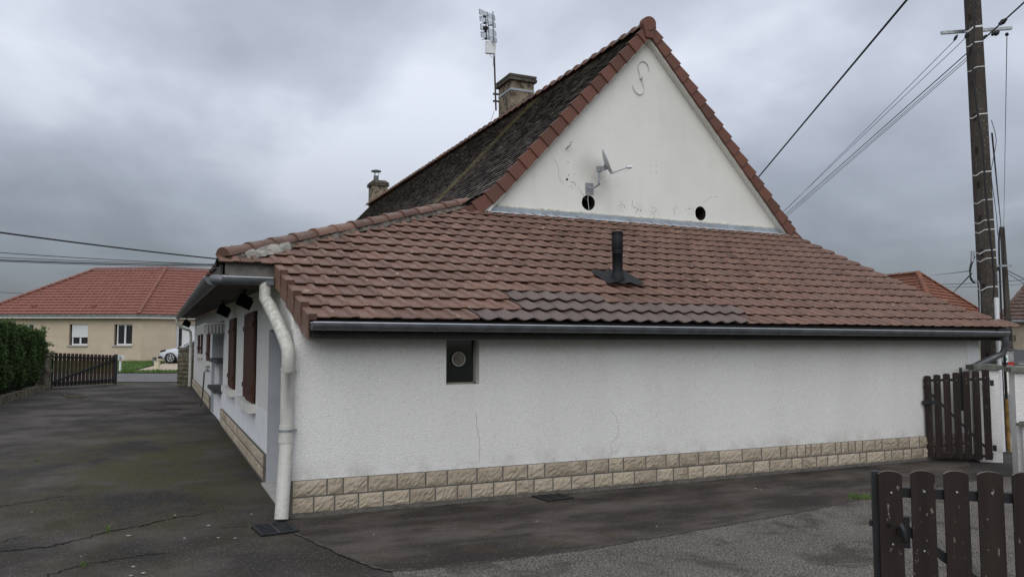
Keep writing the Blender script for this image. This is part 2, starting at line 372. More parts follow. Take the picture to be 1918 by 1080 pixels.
M['red_lamp'] = simple('red_lamp', (.36, .012, .018), .3, .6, var=.05)
M['clear_lamp'] = simple('clear_lamp', (.42, .44, .46), .15, .7, var=.1)
M['plate'] = simple('number_plate', (.7, .7, .66), .5, .3, var=.03)
M['green'] = simple('green_mark', (.02, .22, .09), .5, .3, var=.05)
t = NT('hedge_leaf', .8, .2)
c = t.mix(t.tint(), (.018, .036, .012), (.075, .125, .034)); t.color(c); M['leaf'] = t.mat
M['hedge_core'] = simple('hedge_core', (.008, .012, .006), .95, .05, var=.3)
M['twig'] = simple('twig', (.16, .12, .08), .9, .1, var=.3)
t = NT('awning_cloth', .9, .1); t.color((.40, .40, .385)); M['cloth'] = t.mat
M['rust'] = simple('rusty_tube', (.20, .12, .04), .8, .2, var=.4, sc=10)
M['red_mast'] = simple('rusty_mast', (.07, .04, .034), .7, .3, .3, var=.4, sc=10)

# ------------------------------------------------------------------ setting: terrain
def sstep(a, b, x):
    t = max(0., min(1., (x - a) / (b - a))); return t * t * (3 - 2 * t)
def rise(p):
    X = p.dot(RT); d = p.dot(FH)
    if d <= 36: h = 0
    elif d < 37.5: h = (d - 36) / 1.5 * .03
    elif d < 42.5: h = .03 + (d - 37.5) / 5 * .23
    elif d < 50: h = .26 + (d - 42.5) / 7.5 * .48
    else: h = .74
    return h * sstep(4, -6, X)
def ground_sheet(name, pts_fn, nu, nv, dz, mat, kind='structure'):
    mb = MB(); vs = []
    for j in range(nv + 1):
        for i in range(nu + 1):
            p = pts_fn(i / nu, j / nv); p = Vector((p[0], p[1], 0)); p.z = rise(p) + dz; vs.append(p)
    mb.add(vs, [(j * (nu + 1) + i, j * (nu + 1) + i + 1, (j + 1) * (nu + 1) + i + 1, (j + 1) * (nu + 1) + i) for j in range(nv) for i in range(nu)], 0, True)
    return mb.build(name, mat, kind=kind)
def quadfn(a, b, c, d):
    a, b, c, d = map(Vector, (a, b, c, d))
    return lambda s, t: (a * (1 - s) + b * s) * (1 - t) + (d * (1 - s) + c * s) * t
def warp(n):
    def f(s, t):
        X = (s * 2 - 1); Y = (t * 2 - 1)
        g = lambda q: 60 * q + 900 * q ** 5
        return rel(g(X), g(Y) + 30)
    return f
ground_sheet('ground', warp(1), 120, 120, -.03, M['soil'])
# drive of old asphalt round the house
ground_sheet('driveway', quadfn((-5.1, -4, 0), (13.4, -4, 0), (13.4, 38.2, 0), (-5.1, 41.2, 0)), 20, 60, -.004, M['asphalt'])
seam_px = [(552, 998), (585, 1012), (640, 1038), (700, 1062), (735, 1070), (790, 1066), (930, 1050), (1100, 1028), (1250, 1003), (1400, 976), (1520, 955), (1600, 938), (1700, 922), (1830, 900)]
sp_ = [on('z', u, v, 0) for u, v in seam_px]
mb = MB()
ply = [(p.x, p.y) for p in sp_[4:]] + [(12.6, 7.2), (13.2, 4), (12, -4), (1.0, -4), (1.5, 4.8)]
mb.sheet(ply, [], lambda a, b, t: Vector((a, b, -t)), .003, back=False)
mb.v = [(x, y, .002) if z == 0 else (x, y, z) for x, y, z in mb.v]
mb.build('front_yard', M['coarse'], kind='structure')
mb = MB()
ply = [(p.x, p.y) for p in sp_] + [(12.1, 8.6), (1.2, 8.7)]
mb.sheet(ply, [], lambda a, b, t: Vector((a, b, .001 - t)), .003, back=False)
mb.build('wall_strip', M['strip'], kind='structure')
mb = MB()   # worn joint between the two surfaces
lo = []; hi = []
P = []
for i in range(len(sp_) - 1):
    for k in range(8): P.append(sp_[i].lerp(sp_[i + 1], k / 8))
for i, p in enumerate(P[:-1]):
    d = (P[i + 1] - p).normalized(); nrm = Vector((-d.y, d.x, 0)); w = random.uniform(.008, .03) if i > 34 else random.uniform(.010, .022)
    off = nrm * random.uniform(-.008, .008)
    lo.append(p + off - nrm * w); hi.append(p + off + nrm * w)
n_ = len(lo)
mb.add([Vector((p.x, p.y, .0055)) for p in lo + hi], [(i, i + 1, n_ + i + 1, n_ + i) for i in range(n_ - 1)])
mb.build('pavement_joint', simple('joint_grit', (.060, .055, .048), .95, .1, var=.6, sc=30, bump=.004), kind='structure')
# cracks of the drive
def crack_strip(pxs, w, zz=.0015, dx=.03):
    mb = MB(); P = []
    q = [on('z', u, v, 0) for u, v in pxs]
    for i in range(len(q) - 1):
        for k in range(10): P.append(q[i].lerp(q[i + 1], k / 10) + Vector((random.uniform(-dx, dx), random.uniform(-dx, dx), 0)))
    for i in range(len(P) - 1):
        d = (P[i + 1] - P[i]).normalized(); nr = Vector((-d.y, d.x, 0))
        w1 = w * random.uniform(.4, 1); w2 = w * random.uniform(.4, 1)
        mb.add([P[i] - nr * w1, P[i + 1] - nr * w2, P[i + 1] + nr * w2, P[i] + nr * w1], [(0, 1, 2, 3)])
    mb.v = [(x, y, zz) for x, y, z in mb.v]; return mb
M['crack'] = simple('mossy_crack', (.011, .011, .007), .95, .1, var=.4, sc=20)
for pxs, w in (([(2, 1032), (90, 1023), (150, 1010), (205, 994), (260, 985), (330, 968), (380, 962)], .013),
               ([(80, 1080), (150, 1058), (240, 1042), (330, 1032)], .008),
               ([(0, 948), (60, 938), (130, 926)], .011), ([(0, 1014), (50, 1002)], .007), ([(395, 988), (470, 985)], .005)):
    crack_strip(pxs, w).build('driveway_crack', M['crack'], kind='structure')
# far road, lawn and gravel before the far bungalow (left)
ground_sheet('road', quadfn(rel(-45, 37.3), rel(4, 37.3), rel(4, 42.3), rel(-45, 42.3)), 40, 10, .012, M['road'])
ground_sheet('lawn', quadfn(rel(-45, 42.4), rel(-21.2, 42.4), rel(-22.6, 50.5), rel(-45, 50.5)), 40, 12, .03, M['lawn'])
ground_sheet('gravel_forecourt', quadfn(rel(-21.2, 43.3), rel(2, 43.3), rel(2, 60), rel(-22.6, 60)), 30, 12, .034, M['pale_gravel'])
ground_sheet('grass_verge', quadfn(rel(-22.5, 42.35), rel(2, 42.35), rel(2, 43.4), rel(-22.5, 43.4)), 30, 3, .045, M['lawn'])
# right: lane beyond the pillars
ground_sheet('gravel_verge', quadfn(rel(7.8, 12.3), rel(60, 6), rel(60, 60), rel(7.8, 60)), 20, 20, -.015, M['gravel'])
ground_sheet('lane', quadfn(rel(8.2, 17), rel(60, 13), rel(60, 29), rel(8.2, 28.6)), 20, 8, .0, M['road'])
mb = MB(); mb.beam(rel(10, 28.8, .03), rel(60, 29.2, .03), .25, .1); mb.build('kerb', simple('kerb', (.42, .42, .40), .8, .2), kind='structure')
ground_sheet('grass_patch', quadfn(rel(19.5, 31), rel(23.6, 31), rel(24, 34.2), rel(20, 34.2)), 4, 4, .01, M['lawn'])

def blades(name, pts, hmin, hmax, w, mat=None):
    mb = MB()
    for p in pts:
        mb.tint = random.random(); a = random.uniform(0, 2 * pi); h = random.uniform(hmin, hmax)
        d = Vector((cos(a), sin(a), 0)); q = Vector((random.gauss(0, .35), random.gauss(0, .35), 1)) * h
        mb.add([p - d * w, p + d * w, p + q * .6 + d * w * .6, p + q + Vector((random.gauss(0, .2), random.gauss(0, .2), 0)) * h], [(0, 1, 2), (0, 2, 3)])
    return mb.build(name, mat or M['grass'], kind='stuff')
pts = []
for _ in range(5200):
    X = random.uniform(-36, -21.4); d = random.uniform(42.45, 50); p = rel(X, d); p.z = rise(p) + .03; pts.append(p)
for _ in range(1600):
    X = random.uniform(-22.5, -17); d = random.uniform(42.35, 43.5); p = rel(X, d); p.z = rise(p) + .03; pts.append(p)
blades('grass', pts, .05, .14, .02)
pts = []
for _ in range(150):
    g = random.random(); u = 1592 + 52 * g; p = on('z', u + random.gauss(0, 3), 931 + random.gauss(0, 2.2) + 3 * g, 0); pts.append(p)
for cx_, cy_, n_ in ((201, 995, 22), (157, 1060, 14), (70, 863, 14), (1480, 913, 6)):
    for _ in range(n_): pts.append(on('z', cx_ + random.gauss(0, 3), cy_ + random.gauss(0, 1.2), 0))
blades('weeds', pts, .02, .07, .004, None)
pts = []
for _ in range(700):
    X = random.uniform(20, 23.4); p = rel(X, random.uniform(31.2, 34)); pts.append(p)
blades('verge_grass', pts, .08, .25, .03)
# small litter: pale stones on the tarmac
mb = MB()
for u, v, s_ in [(391, 983, .05), (346, 1007, .03), (409, 1006, .035), (471, 962, .04), (328, 964, .04), (240, 1002, .05), (250, 1060, .05), (268, 1072, .05), (245, 1077, .04), (210, 811, .03), (60, 958, .03), (440, 1007, .03), (152, 1041, .025), (1415, 914, .05), (1425, 917, .04), (1255, 905, .03), (1230, 985, .02), (700, 1000, .02), (1005, 975, .02)]:
    p = on('z', u, v, .004); k = 6; r = [s_ * random.uniform(.25, .6) for _ in range(k)]
    vs = [p + Vector((cos(2 * pi * i / k) * r[i], sin(2 * pi * i / k) * r[i], 0)) for i in range(k)] + [p + Vector((0, 0, .007))]
    mb.add(vs, [(i, (i + 1) % k, k) for i in range(k)])
mb.build('scattered_chips', simple('pale_chip', (.30, .29, .26), .9, .1), kind='stuff')

# ------------------------------------------------------------------ THE HOUSE
house = empty('house', 'long low white house with tall gable and brown tiled lean-to roof', 'house')
X0, Y0 = 1.33, 8.65
YG = 12.5
RX, RZ = 8.585, 8.11
SK = -.133
ZE, YE = 2.10, 8.33
def roofz(y): return ZE + .5 * (y - YE)
# front wall with small window
wl, wr, wb, wt = 3.08, 3.50, 1.372, 1.90
mb = MB()
mb.sheet([(X0, 0), (12.3, 0), (12.3, 2.02), (X0, 2.02)], [[(wl, wb), (wl, wt), (wr, wt), (wr, wb)]], lambda a, b, t: Vector((a, Y0 + t, b)), .22)
mb.build('front_wall', M['roughcast'], house)
mb = MB(); mb.bbox((12.3, Y0 - .006, 0), (12.62, Y0 + .25, 2.1)); mb.build('wall_pier', M['smooth_white'], house)
# lean-to side (left) wall : whole left facade with openings, t goes inwards (+x)
YF = 36.0
def ztop(y): return 2.02 + .5 * (y - Y0) if y < 9.95 else 2.62 + (y - 9.95) * .0125
side_out = [(Y0 + .221, 0), (YF, 0), (YF, ztop(YF)), (9.95, ztop(9.96)), (9.95, 2.67), (Y0 + .221, 2.12)]
holes = [(9.25, 10.82, .02, 2.04), (12.25, 14.3, .95, 2.36), (15.7, 17.6, .98, 2.36), (19.0, 23.3, .02, 2.40), (24.3, 26.4, 1.35, 2.42), (28.6, 29.6, 1.5, 2.45), (30.6, 32.4, 1.5, 2.45)]
hl = [[(a, c), (a, d), (b, d), (b, c)] for a, b, c, d in holes]
mb = MB(); mb.sheet(side_out, hl, lambda a, b, t: Vector((X0 + t, a, b)), .30, mh=1); mb.build('side_wall', [M['roughcast'], M['grey_paint']], house)
# the smooth painted band low on the side wall
mb = MB(); mb.bbox((X0 - .006, 10.83, .40), (X0 + .01, 18.95, .93)); mb.build('painted_band', M['smooth_white'], house)
# gable wall
gb = RZ - .25
hp = [on('y', 1102, 381, YG), on('y', 1312, 401, YG)]
def circ(c, rx, rz, n=20): return [(c.x + rx * cos(2 * pi * i / n) * random.uniform(.97, 1.03), c.z + rz * sin(2 * pi * i / n)) for i in range(n)]
mb = MB()
gout = [(4.3, 3.2), (12.85, 3.2), (12.85, gb - 1.073 * (12.85 - RX)), (RX, gb), (4.3, gb - 1.073 * (RX - 4.3))]
mb.sheet(gout, [circ(hp[0] + Vector((0, 0, .015)), .145, .145), circ(hp[1] + Vector((0, 0, .015)), .135, .145)], lambda a, b, t: Vector((a, YG + t, b)), .30, mh=1)
mb.build('gable_wall', [M['gable'], simple('shaded_hole_brick', (.03, .025, .021), .95, .1, var=.5, sc=15, bump=.01)], house)  # round hole sides coloured near black, painting in the shade inside
for p in hp:
    mb = MB(); mb.bbox((p.x - .25, YG + .31, p.z - .25), (p.x + .25, YG + .35, p.z + .25)); mb.build('hole_back', M['dark'], house)
# far walls: right side and back, so the volume is closed
mb = MB()
mb.bbox((12.0, Y0 + .26, 0), (12.28, YG - .01, 2.2)); mb.bbox((12.0, YG + .31, 0), (12.3, 35.0, 4.0))
mb.bbox((4.9, YG + .31, 2.9), (5.15, 34.9, 4.15))
mb.build('rear_wall', M['roughcast'], house)
mb = MB(); mb.sheet([(X0 + .31, 0), (11.99, 0), (11.99, gb - 1.073 * 3.42), (RX, gb), (4.9, gb - 1.073 * (RX - 4.9)), (X0 + .31, 2.7)], [], lambda a, b, t: Vector((a, 34.7 + t, b)), .28)
mb.build('end_wall', M['roughcast'], house); mb = MB()
mb.sheet([(8.9, 2.05), (YG - .02, roofz(YG) - .2), (YG - .02, 2.21), (8.9, 2.04)], [], lambda a, b, t: Vector((11.75 + t, a, b)), .2)
mb.build('end_wall', M['roughcast'], house)

# --- lean-to roof tiles
TW, TG = .234, .311
CS, SN = cos(atan(.5)), sin(atan(.5))
NRM = Vector((0, -SN, CS)); SL = Vector((SK * CS * .95, CS, SN))
prof_old = [(0, .006), (.012, 0), (.135, -.002), (.158, .024), (.206, .026), (.226, .014), (.232, .006)]
prof_new = [(0, .030), (.02, .024), (.06, .008), (.10, 0), (.13, .002), (.17, .016), (.21, .030), (.232, .031)]
def tile(mb, x, k, prof, mi, tint, w=1., lift=0.):
    """one tile whose lower left corner is at column x in row k"""
    y0 = YE + k * TG * CS; base = Vector((x, y0, roofz(y0)))
    L_ = TG + .035; th = .026; mb.tint = tint
    j = random.uniform(-.003, .003) + lift; dx = random.uniform(-.003, .003); jl = random.uniform(-.004, .004)
    top = []; front = []; up = []
    for s_, h in prof:
        s_ *= w
        # the lip of the pan drops a little in the middle
        lipc = .006 * sin(pi * min(1, s_ / .15)) if s_ < .15 else 0
        hf = h if mi else h * .35
        a = base + Vector((s_ + dx, 0, 0)) + SL * (-lipc + jl) + NRM * (.048 + hf + j)
        bb = base + Vector((s_ + dx, 0, 0)) + SL * (.012 + h * 1.3) + NRM * (.051 + h + j)
        top.append(bb); front.append(a - NRM * .006)
        up.append(base + Vector((s_ + dx, 0, 0)) + SL * L_ + NRM * (.004 + h + j))
    low = [p - NRM * th + SL * .022 for p in front]; n = len(prof)
    vs = up + top + front + low
    fs = []
    for i in range(n - 1):
        for r_ in range(3): fs.append((r_ * n + i, (r_ + 1) * n + i, (r_ + 1) * n + i + 1, r_ * n + i + 1))
    fs.append((n - 1, 2 * n - 1, 3 * n - 1, 4 * n - 1)); fs.append((0, 3 * n, 2 * n, n))
    mb.add(vs, fs, mi)
def hipx(y): return .55 + 1.509 * (y - 9.8)
XL, XR = 1.50, 12.98
greyR = {0: (3.18, 7.24), 1: (3.86, 7.50), 2: (3.80, 5.30)}
mb = MB()
cellseed = {}
for k in range(15):
    y = YE + k * TG * CS; sh = SK * (y - YE)
    ncol = int(({0: 12.98, 1: 12.80}.get(k, 12.56) - XL) / TW)
    cmin = 0 if k < 5 else -40
    for c_ in range(cmin, ncol + 1):
        x = XL + sh + c_ * TW
        if k >= 5 and x < max(.56, hipx(y) - .06): continue
        g = greyR.get(k); isg = g and g[0] <= x < g[1]
        lift = .0
        # flashing of the flue covers these tiles
        tn = min(1, max(0, random.gauss(.5, .22) + (.15 if x > 8 else 0)))
        tile(mb, x, k, prof_new if isg else prof_old, 1 if isg else 0, tn, lift=lift)
# deck under the tiles
dk = MB()
a0 = Vector((XL - .1, YE + .03, roofz(YE) - .06)); 
def dp(x, y, o=-.012): return Vector((x, y, roofz(y) + o))
lv = [dp(XL, YE + .03), dp(XR - .02, YE + .03), dp(12.50, YE + .75), dp(12.50 + SK * 3.3, YG), dp(hipx(YG) + .1, YG), dp(.70, 9.835), dp(XL + SK * 1.5, 9.835)]
dk.add(lv + [p - Vector((0, 0, .10)) for p in lv], [(0, 1, 2, 3, 4, 5, 6), (13, 12, 11, 10, 9, 8, 7)] + [(i, 7 + i, 7 + (i + 1) % 7, (i + 1) % 7) for i in range(7)])
lean = dk.build('lean_to_roof', M['black_wood'], house)
mb.build('roof_tile', [M['tile'], M['grey_tile']], lean)
# verge tiles on the left edge
mb = MB()
for k in range(5):
    y = YE + k * TG * CS; x1 = XL + SK * (y - YE) + .005; x0_ = x1 - .095; mb.tint = random.random()
    b0 = Vector((x0_, y, roofz(y))); D = SL * (TG + .02)
    f = [b0 + NRM * .062, b0 + Vector((.012, 0, 0)) + NRM * .072, b0 + Vector((.09, 0, 0)) + NRM * .072, b0 + Vector((.098, 0, 0)) + NRM * .06, b0 + Vector((.098, 0, 0)) - NRM * .0,
         b0 + Vector((.022, 0, -.0)), b0 + Vector((.022, .0, -.20)), b0 + Vector((0, 0, -.20))]
    g = [p + D - NRM * .055 + Vector((.012, 0, 0)) for p in f]; f = [p + NRM * .012 - SL * .012 - Vector((.006, 0, 0)) for p in f]
    n = len(f)
    mb.add(f + g, [tuple(range(n))[::-1], tuple(range(n, 2 * n))] + [(i, (i + 1) % n, (i + 1) % n + n, i + n) for i in range(n)])
recalc(mb.build('verge_tile', M['tile'], lean))
# hip caps
HA = Vector((.66, 9.87, 2.905)); HB = Vector((4.86, 12.66, 4.34)); HD = (HB - HA).normalized()
def caps(mb, A, B, n, r0, r1, rise_=0.55, m=0, segs=8, bow=0.0, over=.05):
    D = (B - A).normalized(); side = D.cross(ZU).normalized(); up = side.cross(D); Lc = (B - A).length / n
    for i in range(n):
        mb.tint = random.random(); vs = []
        j = Vector((random.uniform(-.006, .006), random.uniform(-.006, .006), random.uniform(-.004, .004)))
        for (tt, r) in ((0, r0), (.05, r0), (.07, r0 - .008), (Lc + over, r1)):
            c0 = A + D * (i * Lc + tt) + j - up * (bow * 0)
            for q in range(segs + 1):
                a = pi * q / segs; vs.append(c0 + side * cos(a) * r * 1.05 + up * sin(a) * r * rise_ * 1.6)
        fs = [(a_ * (segs + 1) + q, a_ * (segs + 1) + q + 1, (a_ + 1) * (segs + 1) + q + 1, (a_ + 1) * (segs + 1) + q) for a_ in range(3) for q in range(segs)]
        mb.add(vs, fs, m, True); mb.add([vs[q] for q in range(segs + 1)], [tuple(range(segs + 1))], m)
mb = MB(); caps(mb, HA, HB, 14, .125, .10); mb.build('hip_tile', M['tile'], lean)
mb = MB()  # mortar bed under the hip caps
mb.tint = .5; sideh = HD.cross(ZU).normalized()
n_ = 60; vs = []
for i in range(n_ + 1):
    p = HA.lerp(HB, i / n_)
    for o_, zz_ in ((-.16, -.085), (-.11, .0), (.10, .0), (.145 + random.uniform(-.02, .02), -.075)):
        vs.append(p + sideh * o_ + Vector((0, 0, zz_ + random.uniform(-.012, .012))))
mb.add(vs, [(i * 4 + q, i * 4 + q + 1, (i + 1) * 4 + q + 1, (i + 1) * 4 + q) for i in range(n_) for q in range(3)], 0, True)
mb.build('mortar_bed', simple('weathered_mortar', (.11, .10, .085), .95, .1, var=.6, sc=9, bump=.012, bsc=25), lean)
mb = MB(); vs = []
for i in range(25):
    f = .045 + .0058 * i; w_ = sin(pi * i / 24) ** .5; p = HA.lerp(HB, f)
    for o_, zz_ in ((.09, .035), (.15, .0), (.19 + .05 * w_ * random.uniform(.3, 1), -.045), (.20 + .05 * w_, -.09)):
        vs.append(p + sideh * o_ * (.75 + .25 * w_) + Vector((0, 0, zz_ + random.uniform(-.008, .008))))
mb.add(vs, [(i * 4 + q, i * 4 + q + 1, (i + 1) * 4 + q + 1, (i + 1) * 4 + q) for i in range(24) for q in range(3)], 0, True)
mb.build('mortar_patch', M['old_mortar'], lean)
# catslide (left) side of the roof, rows of small tiles
def slope_tiles(mb, prof, y0, y1, course, width, th, slant=None, tint=lambda: random.random()):
    """prof: polyline (x,z) from the eave upwards; courses laid along y"""
    seg = []; tot = 0
    for i in range(len(prof) - 1):
        l = hypot(prof[i + 1][0] - prof[i][0], prof[i + 1][1] - prof[i][1]); seg.append((tot, l, prof[i], prof[i + 1])); tot += l
    def at(s):
        for a, l, p, q in seg:
            if s <= a + l or (a, l, p, q) == seg[-1]:
                f = (s - a) / l; return Vector((p[0] + (q[0] - p[0]) * f, 0, p[1] + (q[1] - p[1]) * f)), Vector((q[0] - p[0], 0, q[1] - p[1])).normalized()
    k = 0
    while k * course < tot - .02:
        P, d = at(k * course); nrm = Vector((-d.z, 0, d.x)); Q, d2 = at(min(tot, (k + 1) * course + .01))
        ys = y0 + (slant(P.x) if slant else 0); off = (k % 2) * width / 2
        y = ys - off
        while y < y1:
            a = max(y, ys) + .003; b = min(y + width, y1) - .003
            if b > a:
                mb.tint = tint(); j = random.uniform(-.004, .005); dl = d * random.uniform(-.006, .006)
                A = P + nrm * (th + j) + dl; B = Q + nrm * (.003 + j * .3); C_ = P + nrm * .001 + dl
                vs = [Vector((A.x, a, A.z)), Vector((A.x, b, A.z)), Vector((B.x, b, B.z)), Vector((B.x, a, B.z)), Vector((C_.x, a, C_.z)), Vector((C_.x, b, C_.z))]
                mb.add(vs, [(0, 3, 2, 1), (4, 0, 1, 5)])
            y += width
        k += 1
def hipy(x): return 9.8 + (x - .55) / 1.509
mb = MB()
lv = [Vector((.64, 9.90, 2.81)), Vector((4.86, hipy(4.86), 4.24)), Vector((4.86, YF - .3, 4.24)), Vector((.66, YF, 3.08))]
mb.add(lv + [p - Vector((0, 0, .08)) for p in lv], [(0, 1, 2, 3), (7, 6, 5, 4)] + [(i, 4 + i, 4 + (i + 1) % 4, (i + 1) % 4) for i in range(4)])
cat = mb.build('side_roof', M['black_wood'], house)
mb = MB(); slope_tiles(mb, [(.62, 2.86), (4.86, 4.285)], 9.8, YF - .1, .31, .234, .028, slant=lambda x: max(0, (x - .55) / 1.509 + .12)); 
for i, (x, y, z) in enumerate(mb.v): mb.v[i] = (x, y, z + (y - 9.9) * .0105 * max(0, (4.86 - x) / 4.46))
mb.build('roof_tile', M['tile'], cat)
# main roof
mprof = [(4.72, 4.20), (5.05, 4.46), (5.5, 4.88), (RX, RZ)]
sp0 = RZ - 1.073 * (RX - 5.3)
mprof = [(4.62, 4.20), (4.98, 4.42), (5.3, sp0 - .01), (RX, RZ)]
YM0, YM1 = YG - .13, 35.1
mb = MB()
for sgn in (1, -1):
    pr_ = [(x if sgn > 0 else 2 * RX - x, z_) for x, z_ in mprof][0 if sgn > 0 else 1:]
    for i in range(len(pr_) - 1):
        a, b = pr_[i], pr_[i + 1]
        q = [Vector((a[0], YM0 + .1, a[1])), Vector((b[0], YM0 + .1, b[1])), Vector((b[0], YM1, b[1])), Vector((a[0], YM1, a[1]))]
        mb.add(q + [p - Vector((0, 0, .16)) for p in q], [(0, 1, 2, 3), (7, 6, 5, 4), (0, 4, 5, 1), (2, 6, 7, 3), (3, 7, 4, 0), (1, 5, 6, 2)])
main = mb.build('main_roof', M['black_wood'], house)
mb = MB(); slope_tiles(mb, mprof, YM0, YM1, .118, .17, .030); mb.build('flat_tile', M['flat_tile'], main)
mb = MB(); tmp = MB(); slope_tiles(tmp, mprof[1:], YM0, YM1, .32, .34, .02)
mb = tmp; mb.v = [(2 * RX - x, y, z) for x, y, z in mb.v]; mb.build('flat_tile', M['flat_tile'], main)
mb = MB(); caps(mb, Vector((RX, YM0 - .02, RZ - .03)), Vector((RX, YM1, RZ + .10)), 58, .17, .115, .55); mb.build('ridge_tile', M['tile'], main)
mb = MB()  # end ball of the ridge
mb.tint = .6
for q in range(1): mb.tube([Vector((RX - .05, YM0 - .11, RZ - .0)), Vector((RX - .03, YM0 + .02, RZ - .0))], [.14, .16], 18); mb.prism([(-.145, -.05), (-.08, -.30), (.08, -.30), (.145, -.05)], .045, Vector((RX - .04, YM0 - .10, RZ + .02)), Vector((1, 0, 0)), ZU, Vector((0, 1, 0)))
mb.build('ridge_end', M['verge'], main)
# rake tiles down both sides of the gable
for sgn in (-1, 1):
    mb = MB(); n = 18
    pts_ = [(RX + sgn * .05, RZ - .0), (RX + sgn * 3.25, RZ - 1.073 * 3.2), (RX + sgn * 3.62, RZ - 3.78), (RX + sgn * 3.98, RZ - 3.98)] if sgn < 0 else [(RX + .05, RZ), (RX + 3.80, RZ - 1.073 * 3.78)]
    # cumulative
    ls = [0]
    for i in range(len(pts_) - 1): ls.append(ls[-1] + hypot(pts_[i + 1][0] - pts_[i][0], pts_[i + 1][1] - pts_[i][1]))
    def along(s):
        for i in range(len(pts_) - 1):
            if s <= ls[i + 1] or i == len(pts_) - 2:
                f = (s - ls[i]) / (ls[i + 1] - ls[i]); return Vector((pts_[i][0] + (pts_[i + 1][0] - pts_[i][0]) * f, 0, pts_[i][1] + (pts_[i + 1][1] - pts_[i][1]) * f))
    st_ = ls[-1] / n
    for k in range(n):
        s0, s1 = k * st_, (k + 1) * st_ + .03
        a, b = along(s0), along(min(s1, ls[-1])); d = (b - a).normalized(); nr = Vector((-d.z, 0, d.x)) * (1 if sgn > 0 else -1)
        if nr.z < 0: nr = -nr
        mb.tint = random.random(); ja = random.uniform(-.006, .006)
        for (u0, u1, pth) in ((.045, -.235, 0),):
            lo_ = .205 if sgn < 0 else .185; A = [a + nr * (.0 + ja), b + nr * (.035 + ja), b - nr * (lo_ + .01), a - nr * lo_]
            yf = YM0 - .045
            f = [Vector((p.x, yf - (.0 if i in (0, 3) else .028), p.z)) for i, p in enumerate(A)]
            g = [Vector((p.x, yf + .028, p.z)) for p in A]
            mb.add(f + g, [(0, 1, 2, 3), (7, 6, 5, 4), (0, 4, 5, 1), (1, 5, 6, 2), (2, 6, 7, 3), (3, 7, 4, 0)])
            T = [a + nr * (.0 + ja), b + nr * (.035 + ja)]
            f = [Vector((T[0].x, yf + .026, T[0].z)), Vector((T[1].x, yf + .026, T[1].z)), Vector((T[1].x, yf + .085, T[1].z)), Vector((T[0].x, yf + .085, T[0].z))]
            g = [p - nr * .022 for p in f]
            mb.add(f + g, [(0, 1, 2, 3), (7, 6, 5, 4), (0, 4, 5, 1), (1, 5, 6, 2), (2, 6, 7, 3), (3, 7, 4, 0)])
    recalc(mb.build('rake_tile', M['verge'], main))
# mortar line under the rake
mb = MB()
mb.beam((RX + .02, YM0 + .06, RZ - .245), (12.3, YM0 + .06, RZ - .245 - 1.073 * (12.3 - RX - .02)), .13, .07)
mb.beam((RX - .02, YM0 + .05, RZ - .24), (5.05, YM0 + .05, RZ - .24 - 1.073 * (RX - .02 - 5.05)), .13, .10)
mb.build('rake_bed', M['gable'], main)
# flashing of the lean-to against the gable
mb = MB()
zf = roofz(YG - .03) + .035
xs = [5.12 + i * (12.05 - 5.12) / 7 for i in range(8)]
for i in range(7):
    o_ = .004 * (i % 2)
    mb.bbox((xs[i], YG - .028 - o_, zf), (xs[i + 1] + .01, YG - .006, zf + .085))
mb.build('flashing', M['flashing'], lean)
mb = MB()
for i in range(7):
    a, b = xs[i] - .04, xs[i + 1]
    q = [Vector((a, YG - .03, zf + .004)), Vector((b, YG - .03, zf + .004)), Vector((b, YG - .19, zf - .045)), Vector((a, YG - .19, zf - .045))]
    mb.add(q + [p - Vector((0, 0, .012)) for p in q], [(3, 2, 1, 0), (4, 5, 6, 7), (2, 3, 7, 6), (0, 1, 5, 4), (1, 2, 6, 5), (3, 0, 4, 7)])
mb.build('apron', simple('zinc_apron', (.46, .50, .54), .5, .4, .2, var=.15, sc=3), lean)
mb = MB(); pv = Vector((xs[0], 0, 0))
for i in range(60):
    x = 5.2 + i * .115; mb.tint = .5
    mb.box((x, YG - .008, zf + .092 + random.uniform(-.006, .01)), (.12, .022, .02 + random.uniform(0, .014)))
mb.build('sealing_mortar', simple('cream_mortar', (.58, .56, .46), .95, .1, var=.25, sc=12), lean)

# --- eaves: gutter, fascia
def half_gutter(mb, A, B, r, ribs=0, m=0, ml=1, brk=None):
    D = (B - A).normalized(); side = D.cross(ZU).normalized(); n = 10
    vs = []
    for p in (A, B):
        for q in range(n + 1):
            a = pi + pi * q / n; vs.append(p + side * cos(a) * r + ZU * sin(a) * r)
        for q in range(n, -1, -1):
            a = pi + pi * q / n; vs.append(p + side * cos(a) * (r - .005) + ZU * sin(a) * (r - .005))
    k = 2 * (n + 1)
    mb.add(vs, [(i, (i + 1) % k, (i + 1) % k + k, i + k) for i in range(k)], m, True)
    for s_ in (-1, 1): mb.tube([A + side * s_ * r, B + side * s_ * r], .009, 8, ml)
    if brk:
        Lg = (B - A).length; x = .12
        while x < Lg:
            c0 = A + D * x; vs = []
            for o_ in (-.012, .012):
                for q in range(n + 1):
                    a = pi + pi * q / n; vs.append(c0 + D * o_ + side * cos(a) * (r + .005) + ZU * sin(a) * (r + .005))
            mb.add(vs, [(i, i + 1, i + n + 2, i + n + 1) for i in range(n)], m, True); x += brk
    for p, dd in ((A, -1), (B, 1)):
        vs = [p + side * cos(pi + pi * q / n) * r + ZU * sin(pi + pi * q / n) * r for q in range(n + 1)]
        mb.add(vs, [tuple(range(n + 1))], m)
GA, GB = Vector((1.50, 8.235, 2.085)), Vector((13.10, 8.235, 2.085 - .0))
GA = on('y', 586, 600, 8.16); GB = on('y', 1891, 618, 8.16)
print('gutter', GA, GB)
GA.y = GB.y = 8.235; GA.z = 2.075; GB.z = 2.045
